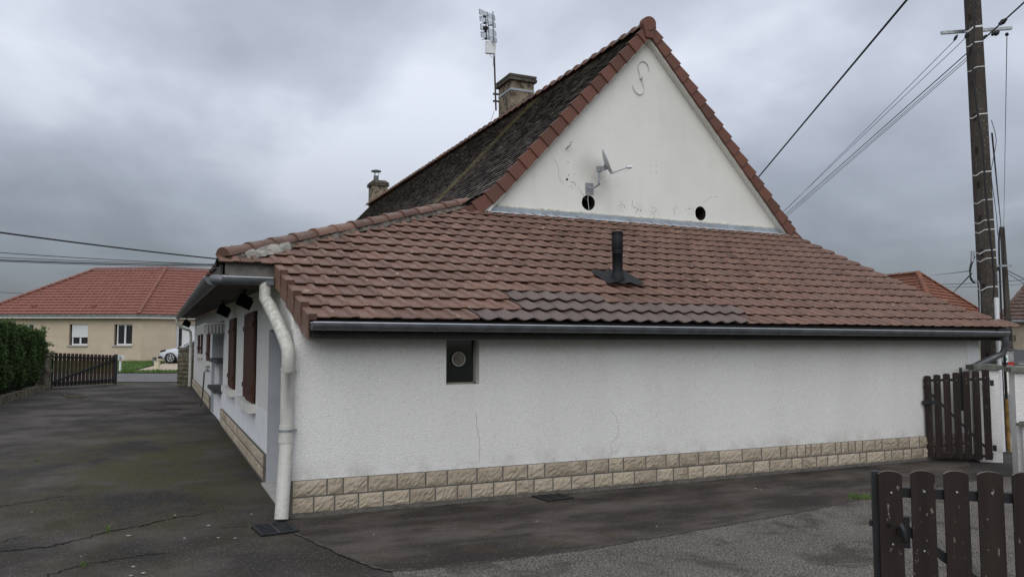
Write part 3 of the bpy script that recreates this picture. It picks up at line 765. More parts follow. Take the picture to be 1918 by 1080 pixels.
mb = MB(); half_gutter(mb, GA, GB, .083, brk=.62); gut = mb.build('gutter', [M['zinc_dark'], M['zinc_lip']], house)
mb = MB(); mb.bbox((1.46, YE + .0, 1.905), (XR + .02, YE + .035, 2.09)); mb.bbox((XR + .0, YE + .04, 1.96), (XR + .03, Y0 + 1, 2.09))
mb.build('fascia', M['black_wood'], house)
mb = MB(); mb.bbox((1.44, YE + .04, 1.925), (12.98, Y0 - .004, 1.945)); mb.build('soffit', M['black_wood'], house)
# downpipe at the right end: elbow back to the wall
q = [(1880, 622, 8.24), (1884, 645, 8.26), (1878, 662, 8.33), (1855, 672, 8.42), (1835, 681, 8.48), (1818, 690, 8.52)]
Pq = [on('y', u, v, y) for u, v, y in q]
Pq = [Pq[0] + Vector((0, 0, .04))] + Pq
mb = MB(); mb.tube(Pq, [.062, .055, .052, .052, .052, .052, .052], 12)
mb.tube([Pq[1] + Vector((0, 0, .06)), Pq[1] - Vector((0, 0, .02))], [.09, .055], 12)
rdp = mb.build('downpipe', M['zinc_dark'], house)
pe = Pq[-1]
mb = MB(); dp0 = on('y', 1831, 689, 8.56); mb.tube([dp0, dp0 - Vector((0, 0, .16)), Vector((dp0.x, dp0.y, .02))], [.055, .05, .045], 12); mb.build('lower_pipe', M['black'], rdp)
# left high eave: fascia, gutter round the corner, soffit
zg = 2.645
GC = Vector((.58, 9.74, zg)); GR = Vector((1.22, 9.74, zg)); GF = Vector((.66, YF, 3.01))
mb = MB(); half_gutter(mb, GC + Vector((.06, 0, 0)), GR, .085); half_gutter(mb, GC + Vector((-.03, .06, 0)), GF, .098, brk=.5)
mb.tube([GC + Vector((-.03, .12, -.03)), GC + Vector((.0, .03, -.03)), GC + Vector((.12, 0, -.03))], .06, 12)
lg = mb.build('gutter', [M['zinc_dark'], M['zinc_lip']], house)
mb = MB(); mb.bbox((1.14, 9.66, zg - .085), (1.23, 9.82, zg + .002)); mb.build('gutter_end', M['zinc_dark'], lg)
mb = MB(); mb.bbox((.68, 9.795, 2.60), (1.315, 9.82, 2.835)); mb.build('eave_board', M['fascia_grey'], house)
mb = MB()
a = [Vector((.63, 9.87, 2.62)), Vector((1.325, 9.87, 2.62)), Vector((1.325, YF, 2.95)), Vector((.70, YF, 2.95))]
mb.add(a + [p + Vector((0, 0, .03)) for p in a], [(0, 1, 2, 3), (7, 6, 5, 4)] + [(i, 4 + i, 4 + (i + 1) % 4, (i + 1) % 4) for i in range(4)])
a = [Vector((.635, 9.87, 2.61)), Vector((.70, YF, 2.94)), Vector((.70, YF, 3.08)), Vector((.635, 9.87, 2.80))]
mb.add(a + [p + Vector((.025, 0, 0)) for p in a], [(0, 1, 2, 3), (7, 6, 5, 4)] + [(i, 4 + i, 4 + (i + 1) % 4, (i + 1) % 4) for i in range(4)])
mb.build('soffit', M['soffit'], house)
# white plastic downpipe at the corner
bt = on('z', 527, 973, 0.02); 
P_ = [Vector((1.14, 9.74, 2.60)), Vector((1.14, 9.74, 2.40))]
p2 = on('x', 512, 580, 1.16); 
P_ += [on('x', 503, 569, 1.15), on('x', 520, 604, 1.19), on('x', 535, 640, 1.245), on('x', 540, 658, 1.255), on('x', 540.5, 678, 1.258), on('x', 539, 700, 1.258)]
low_top = on('x', 534, 815, 1.25)
print('pipe', [tuple(round(c_, 2) for c_ in p) for p in P_], low_top, bt)
yb = P_[-1].y
def smoothpts(P, n=4):
    out_ = []
    for i in range(len(P) - 1):
        p0 = P[max(i - 1, 0)]; p1 = P[i]; p2 = P[i + 1]; p3 = P[min(i + 2, len(P) - 1)]
        for k in range(n):
            t = k / n
            out_.append(.5 * ((2 * p1) + (p2 - p0) * t + (2 * p0 - 5 * p1 + 4 * p2 - p3) * t * t + (3 * p1 - p0 - 3 * p2 + p3) * t ** 3))
    out_.append(P[-1]); return out_
vx, vy = P_[-1].x, P_[-1].y
mb = MB(); mb.tube(P_[:2] + smoothpts(P_[2:], 4) + [Vector((vx, vy, .98))], .072, 16)
wp = mb.build('downpipe', M['pvc'], house)
mb = MB(); mb.tube([Vector((vx, vy, .985)), Vector((vx - .004, vy, .80))], .080, 16)
mb.tube([Vector((vx, vy, .81)), Vector((bt.x, bt.y, .03))], .072, 16)
mb.build('lower_pipe', M['pvc'], wp)
for p, r_ in ((Vector((vx, vy, 1.58)), .078), (Vector((vx, vy, .93)), .085)):
    mb = MB(); mb.tube([p + Vector((0, 0, -.012)), p + Vector((0, 0, .012))], r_, 16); mb.box(p + Vector((.075, -.01, 0)), (.06, .03, .022)); mb.build('pipe_clamp', M['galv'] if r_ > .08 else M['pvc'], wp)
mb = MB(); d_ = (P_[3] - P_[2]).normalized(); mb.tube([P_[2] + d_ * .10, P_[2] + d_ * .14], .078, 16); mb.build('pipe_collar', M['pvc'], wp)

mb = MB(); zf_ = 2.95
mb.tube(smoothpts([Vector((.62, YF - .2, 2.93)), Vector((.62, YF - .2, 2.78)), Vector((.70, YF - .2, 2.64)), Vector((.9, YF - .2, 2.5)), Vector((1.12, YF - .2, 2.42)), Vector((1.18, YF - .2, 2.2)), Vector((1.18, YF - .2, 1.9))], 4) + [Vector((1.18, YF - .2, .05))], .055, 10); mb.build('downpipe', M['pvc'], house)
# --- plinth of rock-faced stone
def stone_block(mb, a, b, z0, z1, fn, tint):
    mb.tint = tint; nx, nz = max(4, int((b - a) / .03)), 6; g = .008; vs = []
    cx_, cz_ = random.uniform(.3, .7), random.uniform(.3, .7)
    for j in range(nz + 1):
        for i in range(nx + 1):
            fx, fz = i / nx, j / nz
            edge = min(fx, 1 - fx, fz, 1 - fz)
            d = .012 if edge < .001 else .014 + .013 * min(1, edge * 5) * (1 - .6 * hypot(fx - cx_, fz - cz_)) + random.uniform(-.007, .007)
            vs.append(fn(a + g + (b - a - 2 * g) * fx, z0 + g + (z1 - z0 - 2 * g) * fz, d))
    fs = [(j * (nx + 1) + i, j * (nx + 1) + i + 1, (j + 1) * (nx + 1) + i + 1, (j + 1) * (nx + 1) + i) for j in range(nz) for i in range(nx)]
    mb.add(vs, fs, 0)
def wx(u): return on('y', u, 900, Y0 - .03).x
t1 = [(500 + q / 3.197) for q in (145, 360, 457, 605, 780, 950, 1080, 1257, 1412, 1560, 1662)] + [(1100 + q / 3.197) for q in (-8, 125, 215, 349, 470, 548, 665, 787, 925, 1041, 1155, 1192, 1254, 1305, 1337, 1398, 1483, 1517, 1560, 1602, 1645, 1720, 1762, 1858, 1925, 1985)]
t2 = [(500 + q / 3.197) for q in (145, 280, 405, 548, 697, 855, 1008, 1140, 1225, 1357, 1490, 1598, 1712, 1822)] + [(1100 + q / 3.197) for q in (42, 152, 281, 415, 514, 602, 692, 831, 995, 1090, 1224, 1285, 1372, 1438, 1499, 1630, 1672, 1780, 1821, 1893, 1940, 2010)]
def fr(u, v): return on('y', u, v, Y0 - .03).x
xs1 = [max(X0, fr(u, 900 - (u - 543) * .078)) for u in t1]; xs2 = [max(X0, fr(u, 940 - (u - 543) * .082)) for u in t2]
def extend(xs, end=12.25):
    while xs[-1] < end: xs.append(min(end, xs[-1] + random.choice([.2, .28, .36, .45])))
    return xs
xs1 = extend(xs1); xs2 = extend(xs2)
zc0, zc1, zc2 = .035, .208, .39
mb = MB()
fnF = lambda a, b, d: Vector((a, Y0 - .022 - d, b))
for xs_, za, zb in ((xs1, zc1, zc2), (xs2, zc0, zc1)):
    for i in range(len(xs_) - 1):
        if xs_[i + 1] - xs_[i] > .02: stone_block(mb, xs_[i], xs_[i + 1], za, zb, fnF, random.random())
mb.build('plinth_stone', M['stone'], house)
def side_run(y0, y1):
    mb = MB()
    for za, zb in ((zc1, zc2), (zc0, zc1)):
        y = y0
        while y < y1 - .02:
            w_ = random.choice([.24, .3, .36, .44]); e_ = min(y1, y + w_)
            stone_block(mb, y, e_, za, zb, fnS, random.random()); y = e_
    mb.build('plinth_stone', M['stone'], house)
fnS = lambda a, b, d: Vector((X0 - .022 - d, a, b))
side_run(Y0 - .02, 9.22); side_run(10.85, 18.98); side_run(23.32, 35.9)
mb = MB(); mb.bbox((X0 - .03, Y0 - .03, 0), (12.28, Y0 - .001, .384)); 
for a, b in ((Y0 - .0, 9.24), (10.84, 18.99), (23.31, 35.95)): mb.bbox((X0 - .03, a, 0), (X0 - .001, b, .384))
mb.build('plinth_base', M['mortar'], house)
mb = MB(); mb.bbox((X0 - .05, Y0 - .075, 0), (7.5, Y0 - .031, .028)); mb.build('footing', simple('footing', (.12, .115, .10), .95, .1, var=.3, sc=12, bump=.01), house)
# cracks in the front render
M['hair'] = simple('hairline_crack', (.16, .15, .14), .95, .05)
def wall_crack(pxs, w, plane_y, wob=.006):
    mb = MB(); q = [on('y', u, v, plane_y - .003) for u, v in pxs]; P = []
    for i in range(len(q) - 1):
        for k in range(5): P.append(q[i].lerp(q[i + 1], k / 5) + Vector((random.uniform(-wob, wob), 0, 0)))
    P.append(q[-1])
    for i in range(len(P) - 1):
        w1 = w * (.6 + .4 * random.random()); d = (P[i + 1] - P[i]).normalized(); nr = Vector((-d.z, 0, d.x))
        mb.add([P[i] - nr * w1, P[i + 1] - nr * w1, P[i + 1] + nr * w1, P[i] + nr * w1], [(0, 1, 2, 3)])
    mb.build('crack', M['hair'], house)
wall_crack([(892, 775), (894, 800), (898, 820), (898, 866)], .0022, Y0)
wall_crack([(1143, 768), (1155, 780), (1158, 800), (1157, 818), (1144, 830), (1146, 850)], .0016, Y0, .004)
wall_crack([(1036, 295), (1045, 310), (1048, 335), (1056, 345)], .002, YG)
wall_crack([(1185, 375), (1184, 385), (1196, 392), (1190, 402)], .003, YG)
wall_crack([(1265, 402), (1262, 392), (1268, 385)], .003, YG)
wall_crack([(1318, 378), (1330, 370), (1345, 368)], .002, YG)
wall_crack([(1083, 352), (1092, 365), (1100, 376)], .003, YG)
# iron S anchor, small holes
mb = MB()
sp2 = [(602, 352), (590, 270), (540, 190), (470, 160), (410, 190), (382, 270), (400, 370), (440, 500), (480, 620), (497, 720), (470, 800), (410, 830), (340, 790), (295, 720), (272, 650)]
mb.tube(smoothpts([on('y', 1160 + a / 10.8, 100 + b / 10.8, YG - .018) for a, b in sp2], 3), .009, 8)
c0 = on('y', 1160 + 440 / 10.8, 100 + 500 / 10.8, YG - .02); mb.box(c0, (.05, .03, .05)); mb.tube([c0, c0 + Vector((0, -.06, 0))], .014, 8)
mb.build('wall_anchor', simple('painted_iron', (.60, .61, .575), .7, .3, var=.1), house)
mb = MB()
for u, v, r_ in ((1062, 336, .022), (1064, 304, .009), (1065, 328, .010), (1219, 310, .007), (1229, 310, .007), (1219, 323, .007), (1230, 323, .007), (1076, 326, .007)):
    mb = MB(); p = on('y', u, v, YG); mb.tube([p + Vector((0, .01, 0)), p + Vector((0, -.004, 0))], r_, 10); mb.build('drill_hole', M['dark'], house)
mb = MB(); p = on('y', 1060, 279, YG); mb.tube([p, p + Vector((.0, -.08, .02)), p + Vector((.05, -.10, .06)), p + Vector((.03, -.10, .09)), p + Vector((.08, -.10, .12))], .012, 8); mb.build('wall_hook', M['galv'], house)

# front window: pane with round vent
mb = MB(); mb.bbox((wl + .0, Y0 + .13, wb + .0), (wr, Y0 + .15, wt)); wn = mb.build('window', M['glass'], house)
mb = MB()
for a, b in (((wl, wb), (wl + .022, wt)), ((wr - .03, wb), (wr, wt)), ((wl, wb), (wr, wb + .02))): mb.bbox((a[0], Y0 + .11, a[1]), (b[0], Y0 + .1295, b[1]))
mb.build('frame', simple('old_frame', (.22, .21, .18), .8, .2), wn)
pc = on('y', 858, 672, Y0 + .12); mb = MB()
mb.tube([pc + Vector((0, -.015, 0)), pc + Vector((0, .005, 0))], .078, 24)
for k in range(12):
    a = 2 * pi * k / 12; d_ = Vector((cos(a), 0, sin(a)))
    mb.beam(pc + d_ * .012 + Vector((0, -.018, 0)), pc + d_ * .07 + Vector((0, -.022, 0)), .026, .003, 0, up=Vector((.3 * sin(a), 1, -.3 * cos(a))))
mb.build('vent', M['vent'], wn)
mb = MB(); ring = [pc + Vector((cos(2 * pi * k / 24) * .082, -.02, sin(2 * pi * k / 24) * .082)) for k in range(25)]; mb.tube(ring, .007, 6); mb.build('vent_ring', M['sill'], wn)
mb = MB(); mb.bbox((wl - .1, Y0 + .24, wb - .1), (wr + .1, Y0 + .26, wt + .1)); mb.build('window_back', M['dark'], wn)

# side facade joinery
def plank_leaf(mb, y0, y1, z0, z1, x, th=.035, planks=4):
    w_ = (y1 - y0) / planks
    for i in range(planks): mb.bbox((x, y0 + i * w_ + .004, z0), (x + th, y0 + (i + 1) * w_ - .004, z1))
    for zz_ in (z0 + .2, z1 - .2): mb.bbox((x - .02, y0 + .02, zz_ - .04), (x - .001, y1 - .02, zz_ + .04))
for (a, b, c_, d_) in (holes[1], holes[2], holes[4], holes[5], holes[6]):
    mb = MB(); m_ = (a + b) / 2
    mb.bbox((X0 + .12, a, c_), (X0 + .14, b, d_)); w_ = mb.build('window', M['glass'], house)
    mb = MB(); plank_leaf(mb, a + .01, m_ - .01, c_ + .01, d_ - .01, X0 - .05, planks=3); mb.build('shutter', M['shutter'], w_)
    mb = MB(); plank_leaf(mb, m_ + .01, b - .01, c_ + .01, d_ - .05, X0 - .0, planks=3); mb.build('shutter', M['shutter'], w_)
    mb = MB(); mb.bbox((X0 - .12, a - .1, c_ - .13), (X0 + .1, b + .1, c_ + .0)); mb.build('sill', M['white_sill'], w_)
mb = MB(); mb.bbox((X0 + .26, 9.26, .03), (X0 + .30, 10.81, 2.03)); dr = mb.build('door', M['grey_paint'], house)
mb = MB(); mb.tube([(X0 + .26, 9.45, 1.05), (X0 + .20, 9.45, 1.05), (X0 + .20, 9.57, 1.05)], .012, 8); mb.build('handle', M['galv'], dr)
mb = MB(); mb.bbox((X0 - .06, 9.25, -.0), (X0 + .25, 10.83, .022)); mb.build('doorstep', M['sill'], house)
# niche with counter
ya, yb_ = holes[3][0], holes[3][1]
mb = MB(); mb.bbox((X0 + .9, ya - .1, 0), (X0 + .94, yb_ + .1, 2.5)); mb.bbox((X0 + .301, yb_, 0), (X0 + .9, yb_ + .04, 2.5)); mb.bbox((X0 + .301, ya - .04, 0), (X0 + .9, ya, 2.5)); mb.bbox((X0 + .301, ya, 2.40), (X0 + .9, yb_, 2.44))
nc = mb.build('niche', M['grey_paint'], house)
mb = MB(); mb.bbox((X0 - .10, ya + .6, 1.38), (X0 + .8, yb_ - .3, 1.47)); mb.bbox((X0 - .16, ya + .3, .70), (X0 + .85, yb_ - 1.2, .78)); mb.build('counter', simple('dark_slate', (.05, .055, .055), .6, .3), nc)
mb = MB(); mb.bbox((X0 + .0, ya + .02, .0), (X0 + .5, yb_ - 1.3, .69)); mb.bbox((X0 + .02, yb_ - 1.25, .79), (X0 + .12, yb_ - 1.1, 1.37)); mb.build('counter_base', M['smooth_white'], nc)
mb = MB(); mb.bbox((X0 + .15, ya + .5, .80), (X0 + .4, ya + 1.2, 1.32)); mb.build('cupboard', M['black'], nc)

# chimneys
def chimney(name, x0, x1, y0, y1, z0, z1, capz, round_=False):
    mb = MB(); mb.bbox((x0, y0, z0), (x1, y1, z1)); c_ = mb.build('chimney', M['chimney'], main)
    mb = MB(); o_ = .07
    mb.bbox((x0 - o_, y0 - o_, z1), (x1 + o_, y1 + o_, z1 + capz * .45)); mb.bbox((x0 - o_ + .03, y0 - o_ + .03, z1 + capz * .45), (x1 + o_ - .03, y1 + o_ - .03, z1 + capz * .62)); mb.bbox((x0 - o_ + .01, y0 - o_ + .01, z1 + capz * .62), (x1 + o_ - .01, y1 + o_ - .01, z1 + capz))
    if round_: mb.box(((x0 + x1) / 2, (y0 + y1) / 2, z1 + capz + .06), (x1 - x0 + .1, y1 - y0 + .1, .12), taper=(.7, .7))
    mb.build('chimney_cap', M['chimney_cap'], c_); return c_
cxa = 8.62
pcn = on('x', 957, 148, cxa); pfar = on('x', 934, 160, cxa); prt = on('y', 1000, 158, pcn.y)
print('chim', pcn, pfar, prt)
CH = chimney('chimney', cxa, prt.x, pcn.y, pfar.y, 7.2, pcn.z - .02, .17)
mb = MB(); zb_ = on('x', 957, 166, cxa).z
mb.bbox((cxa - .012, pcn.y - .012, zb_ - .03), (prt.x + .012, pcn.y - .001, zb_ + .03)); mb.bbox((cxa - .012, pcn.y, zb_ - .03), (cxa - .001, pfar.y + .012, zb_ + .03)); mb.build('strap', M['galv'], CH)
c2a = 8.75; pc2 = on('x', 697, 345, c2a); pf2 = on('x', 690.5, 350, c2a); pr2 = on('y', 726, 348, pc2.y)
print('chim2', pc2, pf2, pr2)
C2 = chimney('chimney', c2a, pr2.x, pc2.y, pf2.y, 7.4, pc2.z - .04, .16, True)
mb = MB(); c_ = Vector(((c2a + pr2.x) / 2 - .1, (pc2.y + pf2.y) / 2, pc2.z + .2)); mb.tube([c_, c_ + Vector((0, 0, .28))], .12, 12)
for k in range(3):
    a = 2 * pi * k / 3; mb.tube([c_ + Vector((cos(a) * .11, sin(a) * .11, .25)), c_ + Vector((cos(a) * .13, sin(a) * .13, .5))], .012, 6)
mb.tube([c_ + Vector((0, 0, .48)), c_ + Vector((0, 0, .52)), c_ + Vector((0, 0, .58))], [.24, .24, .04], 14)
mb.build('cowl', M['zinc_dark'], C2)
# black flue pipe
nfl = Vector((0, -.5, 1)); fb = onp(1157, 532, nfl, ZE - .5 * YE); fb.z += .04
zt = fb.z
FLh = [(.0, .115), (.05, .112), (.09, .105), (.16, .085), (.20, .076), (.56, .076), (.565, .083), (.58, .083), (.585, .077), (.60, .077), (.605, .083), (.62, .083), (.625, .077), (.64, .083), (.93, .083), (.95, .074), (1.02, .074)]
tp = atd(1152, 434, fb.dot(FH)); sc_ = (tp.z - fb.z) / 1.02
print('flue', fb, tp)
mb = MB(); mb.tube([fb + Vector((0, 0, h_ * sc_)) for h_, r_ in FLh], [r_ for h_, r_ in FLh], 18)
for k in range(16):
    a = 2 * pi * k / 16; mb.beam(fb + Vector((cos(a) * .076, sin(a) * .076, .95 * sc_)), fb + Vector((cos(a) * .076, sin(a) * .076, 1.02 * sc_)), .012, .012)
fl = mb.build('flue_pipe', M['black'], house)
mb = MB(); zc = fb.copy()
nseg = 8
def sl_(x, y, h_): return Vector((fb.x + x + SK * y, fb.y + y, roofz(fb.y + y) + .085 + h_))
gx = [-.30 + .62 * i / 12 for i in range(13)]; gy = [-.20, -.1, 0, .12, .24]
vs = [sl_(x, y, .012 + .014 * sin(x * 27) + (0 if y > -.15 else .006)) for y in gy for x in gx]
mb.add(vs, [(j * 13 + i, j * 13 + i + 1, (j + 1) * 13 + i + 1, (j + 1) * 13 + i) for j in range(4) for i in range(12)], 0, True)
mb.build('flue_flashing', M['black'], fl)
base_at(house, (X0, Y0, 0))

# ------------------------------------------------------------------ things on the house
# tv antenna
ant = empty('tv_antenna', 'grid TV antenna on rusty mast strapped to the near chimney', 'antenna')
ax_ = 8.45; ma = on('x', 929, 207, ax_); mt = on('x', 922.5, 22, ax_); mb = MB()
ma_y = pfar.y - .05
ma = Vector((ax_, ma.y, ma.z)); mt2 = Vector((ax_ - .0, ma.y + (mt.y - ma.y) * .0, 0))
# keep it nearly vertical
mtop = atd(923, 22, ma.dot(FH)); mlow = atd(929, 207, ma.dot(FH)); mmid = mlow.lerp(mtop, .55)
mb.tube([mlow, mmid], .026, 8); mb.build('lower_mast', M['red_mast'], ant)
mb = MB(); mb.tube([mmid, mtop], .026, 8); mb.build('upper_mast', M['galv'], ant)
dA = mlow.dot(FH); sc = dA / F0
def AP(u, v, dd=0): return atd(u, v, dA + dd)
mb = MB()
# crop coordinates of the grid reflectors
def ac(a, b, dd=0): return AP(880 + a / 4.907, 10 + b / 4.907, dd)
for (yl0, yl1, yr0, yr1, n_) in ((35, 80, 98, 145, 5), (98, 142, 165, 208, 4), (178, 222, 240, 285, 4), (242, 290, 300, 346, 5)):
    xl = 86 + (yl0 - 35) * .075; xr = 228 + (yl0 - 35) * .07
    mb.tube([ac(xl, yl0, .25), ac(xl + 4, yl1, .25)], .010, 5); mb.tube([ac(xr, yr0, -.2), ac(xr + 4, yr1, -.2)], .010, 5)
    for k in range(n_ + 1):
        f = k / n_; mb.tube([ac(xl, yl0 + (yl1 - yl0) * f, .25), ac(xr, yr0 + (yr1 - yr0) * f, -.2)], .007, 4)
mb.tube([ac(160, 62), ac(178, 322)], .012, 6); mb.build('reflector_grid', M['zinc'], ant)
mb = MB(); mb.tube([ac(146, 100, -.12), ac(154, 310, -.12)], .014, 6)
for a, b, s_ in ((134, 103, .05), (136, 165, .045), (143, 212, .09), (143, 243, .045), (148, 308, .05)):
    p = ac(a, b, -.12); mb.box(p, (s_ * 1.3, s_, s_)); mb.tube([p - RT * .12 - ZU * .03, p + RT * .12 + ZU * .02], .008, 5)
mb.tube([ac(168, 188), ac(212, 180)], .018, 6); mb.build('dipoles', M['black'], ant)
mb = MB(); p = ac(190, 392); mb.box(p, (.28, .10, .34), Matrix.Rotation(radians(-12), 3, 'Z')); mb.build('receiver_box', M['white_plastic'], ant)
mb = MB(); mb.tube(smoothpts([ac(186, 440), ac(188, 465), ac(212, 485), ac(216, 560)], 4), .008, 5)
mb.build('lead', M['galv'], ant); mb = MB(); mb.tube(smoothpts([ac(222, 975), ac(206, 1030), ac(190, 1055)], 3), .008, 5); mb.build('lead', M['galv'], ant)
for b in (815, 880):
    mb = MB(); mb.beam(ac(212, b), ac(268, b + 4), .04, .05); mb.build('bracket', M['black_steel'], ant)
base_at(ant, mlow)
# satellite dish
sat = empty('satellite_dish', 'small grey satellite dish seen edge-on, bracketed above the left round hole of gable', 'satellite dish')
pp = on('y', 1104, 353, YG - .012); mb = MB(); mb.box(pp, (.17, .012, .21)); mb.box(pp + Vector((0, -.012, 0)), (.10, .02, .12)); mb.build('wall_plate', M['galv'], sat)
e1 = on('y', 1122, 345, YG - .30); e2 = on('y', 1122, 317, YG - .30)
mb = MB(); mb.tube([pp + Vector((0, -.01, -.01)), pp + Vector((.03, -.12, .0)), e1, e1 + Vector((0, 0, .04)), e2], .021, 10); mb.build('mast_arm', M['galv'], sat)
dc = on('y', 1137.5, 302, YG - .34); nD = (RT * .93 + ZU * .33 - FH * .10).normalized()
uA = (ZU - nD * ZU.dot(nD)).normalized(); vA = nD.cross(uA)
mb = MB(); rings = 5; segs = 28; vs = []
for k in range(rings + 1):
    r_ = .235 * k / rings
    for q_ in range(segs):
        a = 2 * pi * q_ / segs; vs.append(dc + uA * cos(a) * r_ * 1.05 + vA * sin(a) * r_ + nD * (.05 * (r_ / .235) ** 2 - .05))
fs = [(k * segs + q_, k * segs + (q_ + 1) % segs, (k + 1) * segs + (q_ + 1) % segs, (k + 1) * segs + q_) for k in range(rings) for q_ in range(segs)]
nb = len(vs); vs2 = [v_ - nD * .012 for v_ in vs]
mb.add(vs + vs2, fs + [tuple(i + nb for i in f)[::-1] for f in fs] + [(rings * segs + q_, rings * segs + (q_ + 1) % segs, rings * segs + (q_ + 1) % segs + nb, rings * segs + q_ + nb) for q_ in range(segs)], 0, True)
mb.build('reflector', simple('dish_grey', (.48, .50, .52), .5, .4, var=.05), sat)
mb = MB(); back = dc - nD * .06 - uA * .1; mb.beam(e2 + Vector((0, 0, -.02)), back, .05, .09); mb.beam(back + uA * .08, dc - uA * .24 + nD * .02, .03, .06); mb.box(e2, (.07, .07, .10)); mb.build('rear_bracket', M['galv'], sat)
ln = on('y', 1177, 313, YG - .42); mb = MB(); mb.tube([dc - uA * .24 + nD * .01, ln], .011, 8); mb.build('feed_arm', M['galv'], sat)
mb = MB(); mb.tube([ln - RT * .03, ln + RT * .07], [.038, .026], 10); mb.tube([ln + Vector((0, 0, .0)), ln + Vector((0, 0, .06))], .022, 8); mb.build('feed_horn', M['white_plastic'], sat)
mb = MB(); mb.tube(smoothpts([ln + Vector((.02, 0, -.03)), ln + Vector((-.06, 0, -.08)), dc - uA * .26, e1 + Vector((0, -.02, .02)), pp + Vector((-.03, -.02, -.1)), pp + Vector((-.02, -.01, -.4))], 5), .005, 5); mb.build('lead', M['white_plastic'], sat)
base_at(sat, pp)
# floodlights under the side eave
def flood(u, v, x, y, s_, label):
    r_ = empty('floodlight', label, 'floodlight', 'floodlights under the side eave')
    p = Vector((x, y, 2.61 + (y - 9.9) * .0125))
    rm = Matrix.Rotation(radians(25), 3, 'Y') @ Matrix.Rotation(radians(-20), 3, 'X')
    mb = MB(); mb.box(p - Vector((0, 0, .16 * s_)), (.20 * s_, .11 * s_, .15 * s_), rm); mb.box(p - Vector((.0, .06 * s_, .19 * s_)), (.23 * s_, .02, .17 * s_), rm); mb.build('lamp_body', M['black'], r_)
    mb = MB(); mb.box(p - Vector((.0, .072 * s_, .20 * s_)), (.19 * s_, .012, .12 * s_), rm); mb.build('lamp_glass', M['glass'], r_)
    mb = MB(); mb.tube([p + Vector((0, 0, .04)), p - Vector((0, 0, .08))], .02, 8); mb.box(p + Vector((0, 0, .0)), (.08, .08, .03)); mb.build('bracket', M['black_steel'], r_)
    base_at(r_, p)
flood(0, 0, 1.10, 11.9, .95, 'black floodlight under the eave nearest the white downpipe')
flood(0, 0, 1.12, 16.3, 1.05, 'black floodlight under the eave above the scalloped awning')
flood(0, 0, .95, 34.2, 1.3, 'black floodlight under the far end of the side eave')
# awning
mb = MB(); y_ = 18.85
aw = empty('awning', 'short cream cloth awning with scalloped fringe over the wall niche', 'awning')
mb.tube([(X0 + .05, 18.7, 2.34), (X0 - .42, 18.7, 2.30)], .02, 6); mb.tube([(X0 - .42, 18.7, 2.30), (X0 - .42, 22.8, 2.30)], .025, 6); mb.build('awning_frame', M['white_plastic'], aw)
mb = MB(); nS = 26
vs = []
for i in range(nS + 1):
    f = i / nS; x = X0 + .05 - .47 * f; hh = .20 + .035 * abs(sin(f * pi * 5))
    vs += [Vector((x, 18.7 + .01 * sin(f * 40), 2.33 - .03 * f)), Vector((x, 18.69 + .03 * sin(f * 40), 2.33 - .03 * f - hh))]
mb.add(vs, [(2 * i, 2 * i + 1, 2 * i + 3, 2 * i + 2) for i in range(nS)])
vs = []
for i in range(81):
    f = i / 80; y = 18.7 + 4.1 * f; hh = .20 + .035 * abs(sin(f * pi * 30))
    vs += [Vector((X0 - .44, y, 2.31)), Vector((X0 - .44 + .02 * sin(f * 200), y, 2.31 - hh))]
mb.add(vs, [(2 * i, 2 * i + 1, 2 * i + 3, 2 * i + 2) for i in range(80)])
mb.add([(X0 + .05, 18.7, 2.36), (X0 - .43, 18.7, 2.32), (X0 - .43, 22.8, 2.32), (X0 + .05, 22.8, 2.36)], [(0, 1, 2, 3)])
mb.build('awning_cloth', M['cloth'], aw); base_at(aw, (X0, 18.7, 2.3))
# tap and hose
tp_ = empty('garden_tap', 'outdoor tap with short dark hose on the white side wall', 'tap')
mb = MB(); a = Vector((X0, 23.9, 1.08)); mb.tube([a, a - Vector((.14, 0, 0)), a - Vector((.16, 0, .05))], .022, 8); mb.tube([a - Vector((.08, 0, 0)), a - Vector((.08, 0, -.08))], .014, 6); mb.build('tap', M['zinc_dark'], tp_)
mb = MB(); mb.tube(smoothpts([a - Vector((.16, 0, .05)), a - Vector((.17, .05, .3)), a - Vector((.2, .3, .6)), a - Vector((.28, 1.2, .88))], 5), .02, 7); mb.build('hose', M['cable'], tp_); base_at(tp_, a)

# ------------------------------------------------------------------ drains
def grate(cs, label, w=8, mat='cast_iron', pit='dark'):
    P = [on('z', u, v, 0) for u, v in cs]   # TL TR BR BL
    r_ = empty('drain_grate', label, 'drain', 'cast iron drain grates set in the tarmac')
    c0 = (P[0] + P[2]) / 2; ex = ((P[1] - P[0]) + (P[2] - P[3])).normalized(); L1 = ((P[1] - P[0]).length + (P[2] - P[3]).length) / 2; ey = ZU.cross(ex); L2 = ((P[0] - P[3]).length + (P[1] - P[2]).length) / 2
    R_ = Matrix((ex, ey, ZU)).transposed()
    mb = MB(); mb.box(c0 + ZU * .003, (L1, L2, .004), R_); mb.build('drain_pit', M[pit], r_)
    mb = MB()
    for s_ in (-1, 1): mb.box(c0 + ex * s_ * (L1 / 2 - .015) + ZU * .012, (.03, L2, .014), R_); mb.box(c0 + ey * s_ * (L2 / 2 - .0125) + ZU * .0118, (L1 - .061, .025, .014), R_)
    mb.box(c0 + ZU * .0118, (.035, L2 - .051, .013), R_)
    for k in range(w):
        for s_ in (-1, 1): mb.box(c0 + ex * s_ * (L1 / 4 - .004) + ey * ((k + .5) / w - .5) * (L2 - .06) + ZU * .011, (L1 / 2 - .052, (L2 - .06) / w * .45, .012), R_)
    mb.build('grate_bars', M[mat], r_); base_at(r_, c0)
grate([(474, 986), (544, 979), (556, 996), (487, 1006)], 'cast iron drain grate at the foot of the white downpipe', 7)
